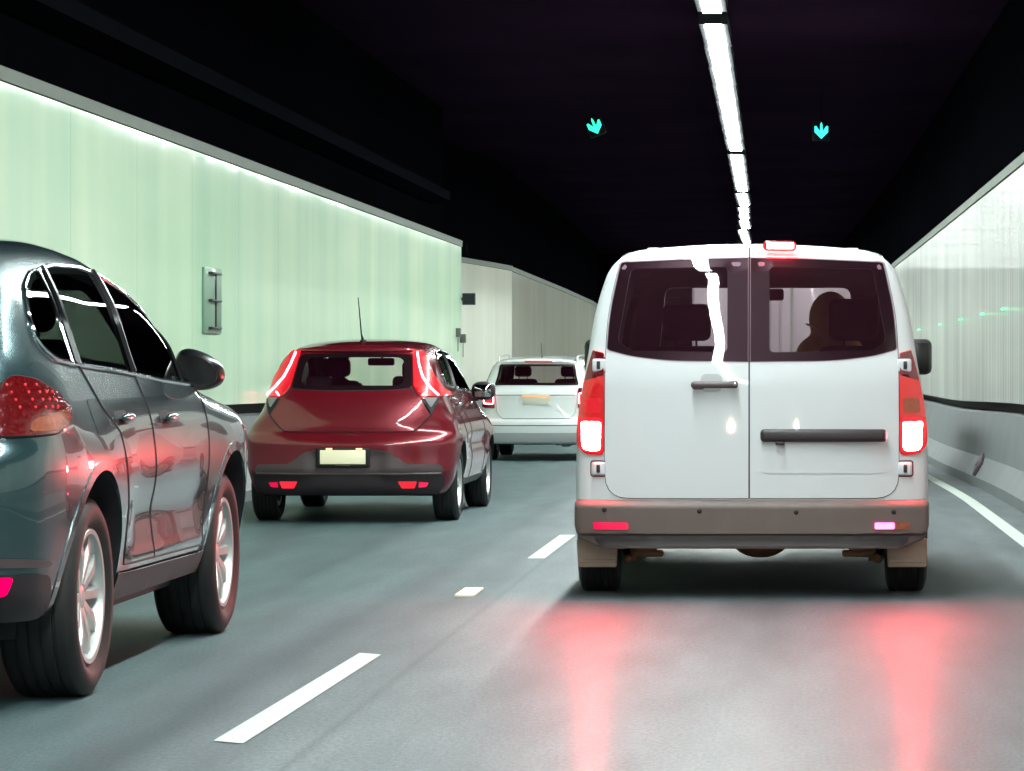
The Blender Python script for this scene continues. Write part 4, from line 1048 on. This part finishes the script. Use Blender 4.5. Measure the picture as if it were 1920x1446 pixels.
# ------------------------------------------------------------------ white wagon
WX, WY = -3.60, 45.4
Ww = curve([(.15, .74), (.3, .79), (.5, .81), (.75, .81), (.95, .785), (1.05, .765), (1.2, .715), (1.4, .625), (1.5, .57), (1.65, .5)])
Rw = curve([(.15, .12), (.3, .03), (.5, .0), (.56, .01), (.60, .06), (.9, .08), (.94, .075), (1.0, .12), (1.08, .16), (1.38, .31), (1.42, .27), (1.46, .28), (1.65, .3)])
Tw = curve([(-.2, 1.43), (.3, 1.455), (.9, 1.485), (2.0, 1.50), (2.5, 1.44), (2.9, 1.26), (3.2, 1.06), (3.4, 1.0), (4.0, .88), (4.25, .7)])
def f_wag(x, y, z):
    a = np.abs(x)
    s = a - Ww(z) + .10 * np.clip(1 - y / .7, 0, 1.2) ** 2 + .14 * np.clip((y - 3.5) / .7, 0, 1.2) ** 2
    r = Rw(z) + .10 * (a / .8) ** 3 - y
    t = z - (Tw(y) - .05 * (a / .6) ** 2.5)
    d = smax(s, r, .08); d = smax(d, t, .08); d = smax(d, y - 4.2 + .2 * (z - .6) ** 2, .25)
    return smax(d, .24 - z, .05)
wag = Car('wagon', 'white station wagon with roof rails in the distance beyond the red hatchback', 'car', WX, WY, dip(46), f_wag,
          sym(.92, .03), ax((-.06, .5, .022), (.5, 4.4, .07)), ax((.15, 1.6, .026)))
root = wag.root
wag.make_void(.05, .66, .25, 3.1, sym(.9, .05), ax((.1, 3.3, .07)), ax((.6, 1.6, .05)))
rw = rpoly([(-.60, 1.075), (.60, 1.075), (.565, 1.20), (.535, 1.375), (-.535, 1.375), (-.565, 1.20)], .03)
gt = rpoly([(-.48, .60), (.48, .60), (.555, .68), (.585, 1.0), (.61, 1.06), (-.61, 1.06), (-.585, 1.0), (-.555, .68)], .04)
tg = wag.patch('tailgate', gt, 'rear', .008, M['wagon_paint'], ds=.04, th=.01)
wag.trim('gate_seal', gt, 'rear', .005, M['gap'], tg, off=.002)
wag.window(rw, 'rear', (-.2, .6), M['glass_car'], tg, name='rear_window', frit=.03, ds=.04)
wag.trim('ledge', [(-.575, .935), (.575, .935)], 'rear', .008, mat('ledge shade', (.30, .31, .31), .5), tg, cyc=False, off=.004)
MB().rbox((0, .062, .855), (.37, .014, .115), .006, 2).obj('number_plate', M['plate_white'], root)
MB().rbox((0, .055, .925), (.40, .02, .016), .005, 2).obj('plate_light', mat('orange plate light', (.8, .4, .1), .4, emis=(1, .35, .08), es=1.2), root)
for s in (-1, 1):
    S = lambda P: [(s * x, z) for x, z in P]
    tl = wag.patch('tail_lamp', rpoly(S([(.59, 1.03), (.70, 1.05), (.775, .98), (.785, .76), (.59, .745)]), .02), 'rear', .010, M['lens_dark'], ds=.03, th=.03)
    c = dens(rpoly(S([(.61, .965), (.745, .975), (.755, .815), (.61, .81)]), .03), .03)
    MB().tube([tuple(wag.cast(q[0], q[1], 'rear')[0] + Vector((0, -.018, 0))) for q in c], .0075, 6, True).obj('light_ring', M['led_red'], tl)
    wag.patch('inner_lens', rpoly(S([(.63, .945), (.735, .95), (.74, .84), (.63, .83)]), .03), 'rear', .014, M['lens'], tl, ds=.03)
    # roof rail
    P = [(s * .56, y, Tw(y) - .035 + (.045 if .45 < y < 2.3 else -.01)) for y in (.34, .40, .5, .7, 1.2, 1.8, 2.2, 2.4)]
    MB().tube(P, .013, 8).obj('roof_rail', M['wagon_paint'], root)
    nm = 'right' if s > 0 else 'left'
    g = wag.window(rpoly([(.45, 1.10), (.6, 1.36), (1.8, 1.40), (2.3, 1.34), (2.95, 1.06)], .06), nm, (s * .4, s * 1.1), M['glass_dark'], None, name='side_window', frit=.03, ds=.06)
    MB().ell((s * .84, 2.75, 1.08), (.10, .07, .075), 14, p=.8).rbox((s * .76, 2.77, 1.03), (.1, .05, .04), .01, 2).obj('wing_mirror', M['valance'], root)
    for y_ in (.75, 3.25):
        c_ = [(y_ + .34 * math.cos(2 * math.pi * k / 32), .30 + .34 * math.sin(2 * math.pi * k / 32)) for k in range(32)]
        wag.cut.prism(c_, 'x', s * .52, s * 1.2, 1)
        make_wheel(root, s * .70, y_, .30, .20, .20, s)
wag.window(rpoly([(-.62, 1.06), (.62, 1.06), (.54, 1.38), (-.54, 1.38)], .05), 'front', (2.4, 4.3), M['glass_clear'], None, name='windscreen', frit=.03, ds=.08)
wag.body([M['wagon_paint'], M['interior'], M['frit']])
MB().rbox((.02, .285, 1.41), (.40, .03, .022), .008, 2).obj('high_brake_lamp', M['lens'], root)
wag.patch('bumper_lower', [(-.76, .40), (.76, .40), (.74, .27), (-.74, .27)], 'rear', .006, mat('bumper grey white', (.42, .43, .44), .5), ds=.05)
wag.trim('bumper_seam', [(-.78, .505), (.78, .505)], 'rear', .006, M['gap'], cyc=False)
MB().tube([(.05, .55, 1.46), (.05, .50, 1.50), (.045, .44, 1.68)], [.01, .006, .004], 6).obj('antenna', M['valance'], root)
MB().rbox((0, 1.9, .26), (1.3, 2.8, .08), .03, 2).tube([(-.6, .75, .28), (.6, .75, .28)], .04).tube([(.3, .12, .25), (.3, .5, .27)], .03, 10).obj('underbody', M['gap'], root)
MB().rbox((.42, .25, .25), (.14, .3, .1), .03, 2).obj('silencer', M['rim_dark'], root)
for x_ in (-.33, .35): seat(wag, x_, 1.85, .42, (.25, .10, .16), 1.12)
MB().rbox((0, 1.0, .85), (1.15, .14, .5), .06, 3).obj('rear_seat', M['fabric'], root)

# a pale box truck farther on in our lane, glimpsed through the van's windows
tx, ty = -.10, 35.5
M['truck'] = mat('truck white', (.62, .58, .60), .4, coat=.3, var=.08, vs=1.5)
tr = thing('box_truck', 'pale box truck ahead of the van glimpsed only through its windows', 'truck', (tx, ty, dip(36)))
MB().rbox((0, 2.2, 1.62), (1.96, 4.4, 1.66), .04, 2).obj('cargo_box', M['truck'], tr)
for s in (-1, 1):
    d_ = MB().rbox((s * .485, -.02, 1.62), (.95, .04, 1.58), .02, 2).obj('rear_door', M['truck'], tr)
    MB().tube([(s * .12, -.055, .9), (s * .12, -.055, 2.36)], .014, 8).rbox((s * .2, -.06, 1.38), (.2, .03, .05), .01, 2).obj('lock_bar', M['chrome'], d_)
    MB().rbox((s * .88, -.02, .66), (.18, .05, .12), .015, 2).obj('tail_lamp', M['lens_hot'], tr)
    MB().rbox((s * .82, -.02, .52), (.2, .04, .10), .01, 2).obj('mud_flap', M['valance'], tr)
    for y_ in (1.1, 5.2): make_wheel(tr, s * .80, y_, .36, .24, .22, s)
MB().rbox((0, -.03, .72), (1.9, .10, .14), .02, 2).rbox((0, 2.5, .62), (.9, 5.6, .16), .02, 2).obj('chassis', M['midgrey'], tr)
MB().rbox((0, .0, .83), (.5, .05, .07), .01, 2).obj('number_plate', M['plate_white'], tr)
MB().rbox((0, 5.3, 1.25), (1.9, 1.6, 1.5), .18, 4, taper=.9).obj('cab', M['truck'], tr)

# ------------------------------------------------------------------ headlamps of the car the picture was taken from
for sx2 in (-.72, .55):
    ld = bpy.data.lights.new('headlamp', 'SPOT'); ld.energy = 150; ld.spot_size = R(13); ld.spot_blend = .8; ld.color = (1, .83, .58); ld.shadow_soft_size = .025
    lo = bpy.data.objects.new('headlamp', ld); COL.objects.link(lo); lo.location = (sx2, 1.2, .62); lo.rotation_euler = (R(89.3), 0, 0)
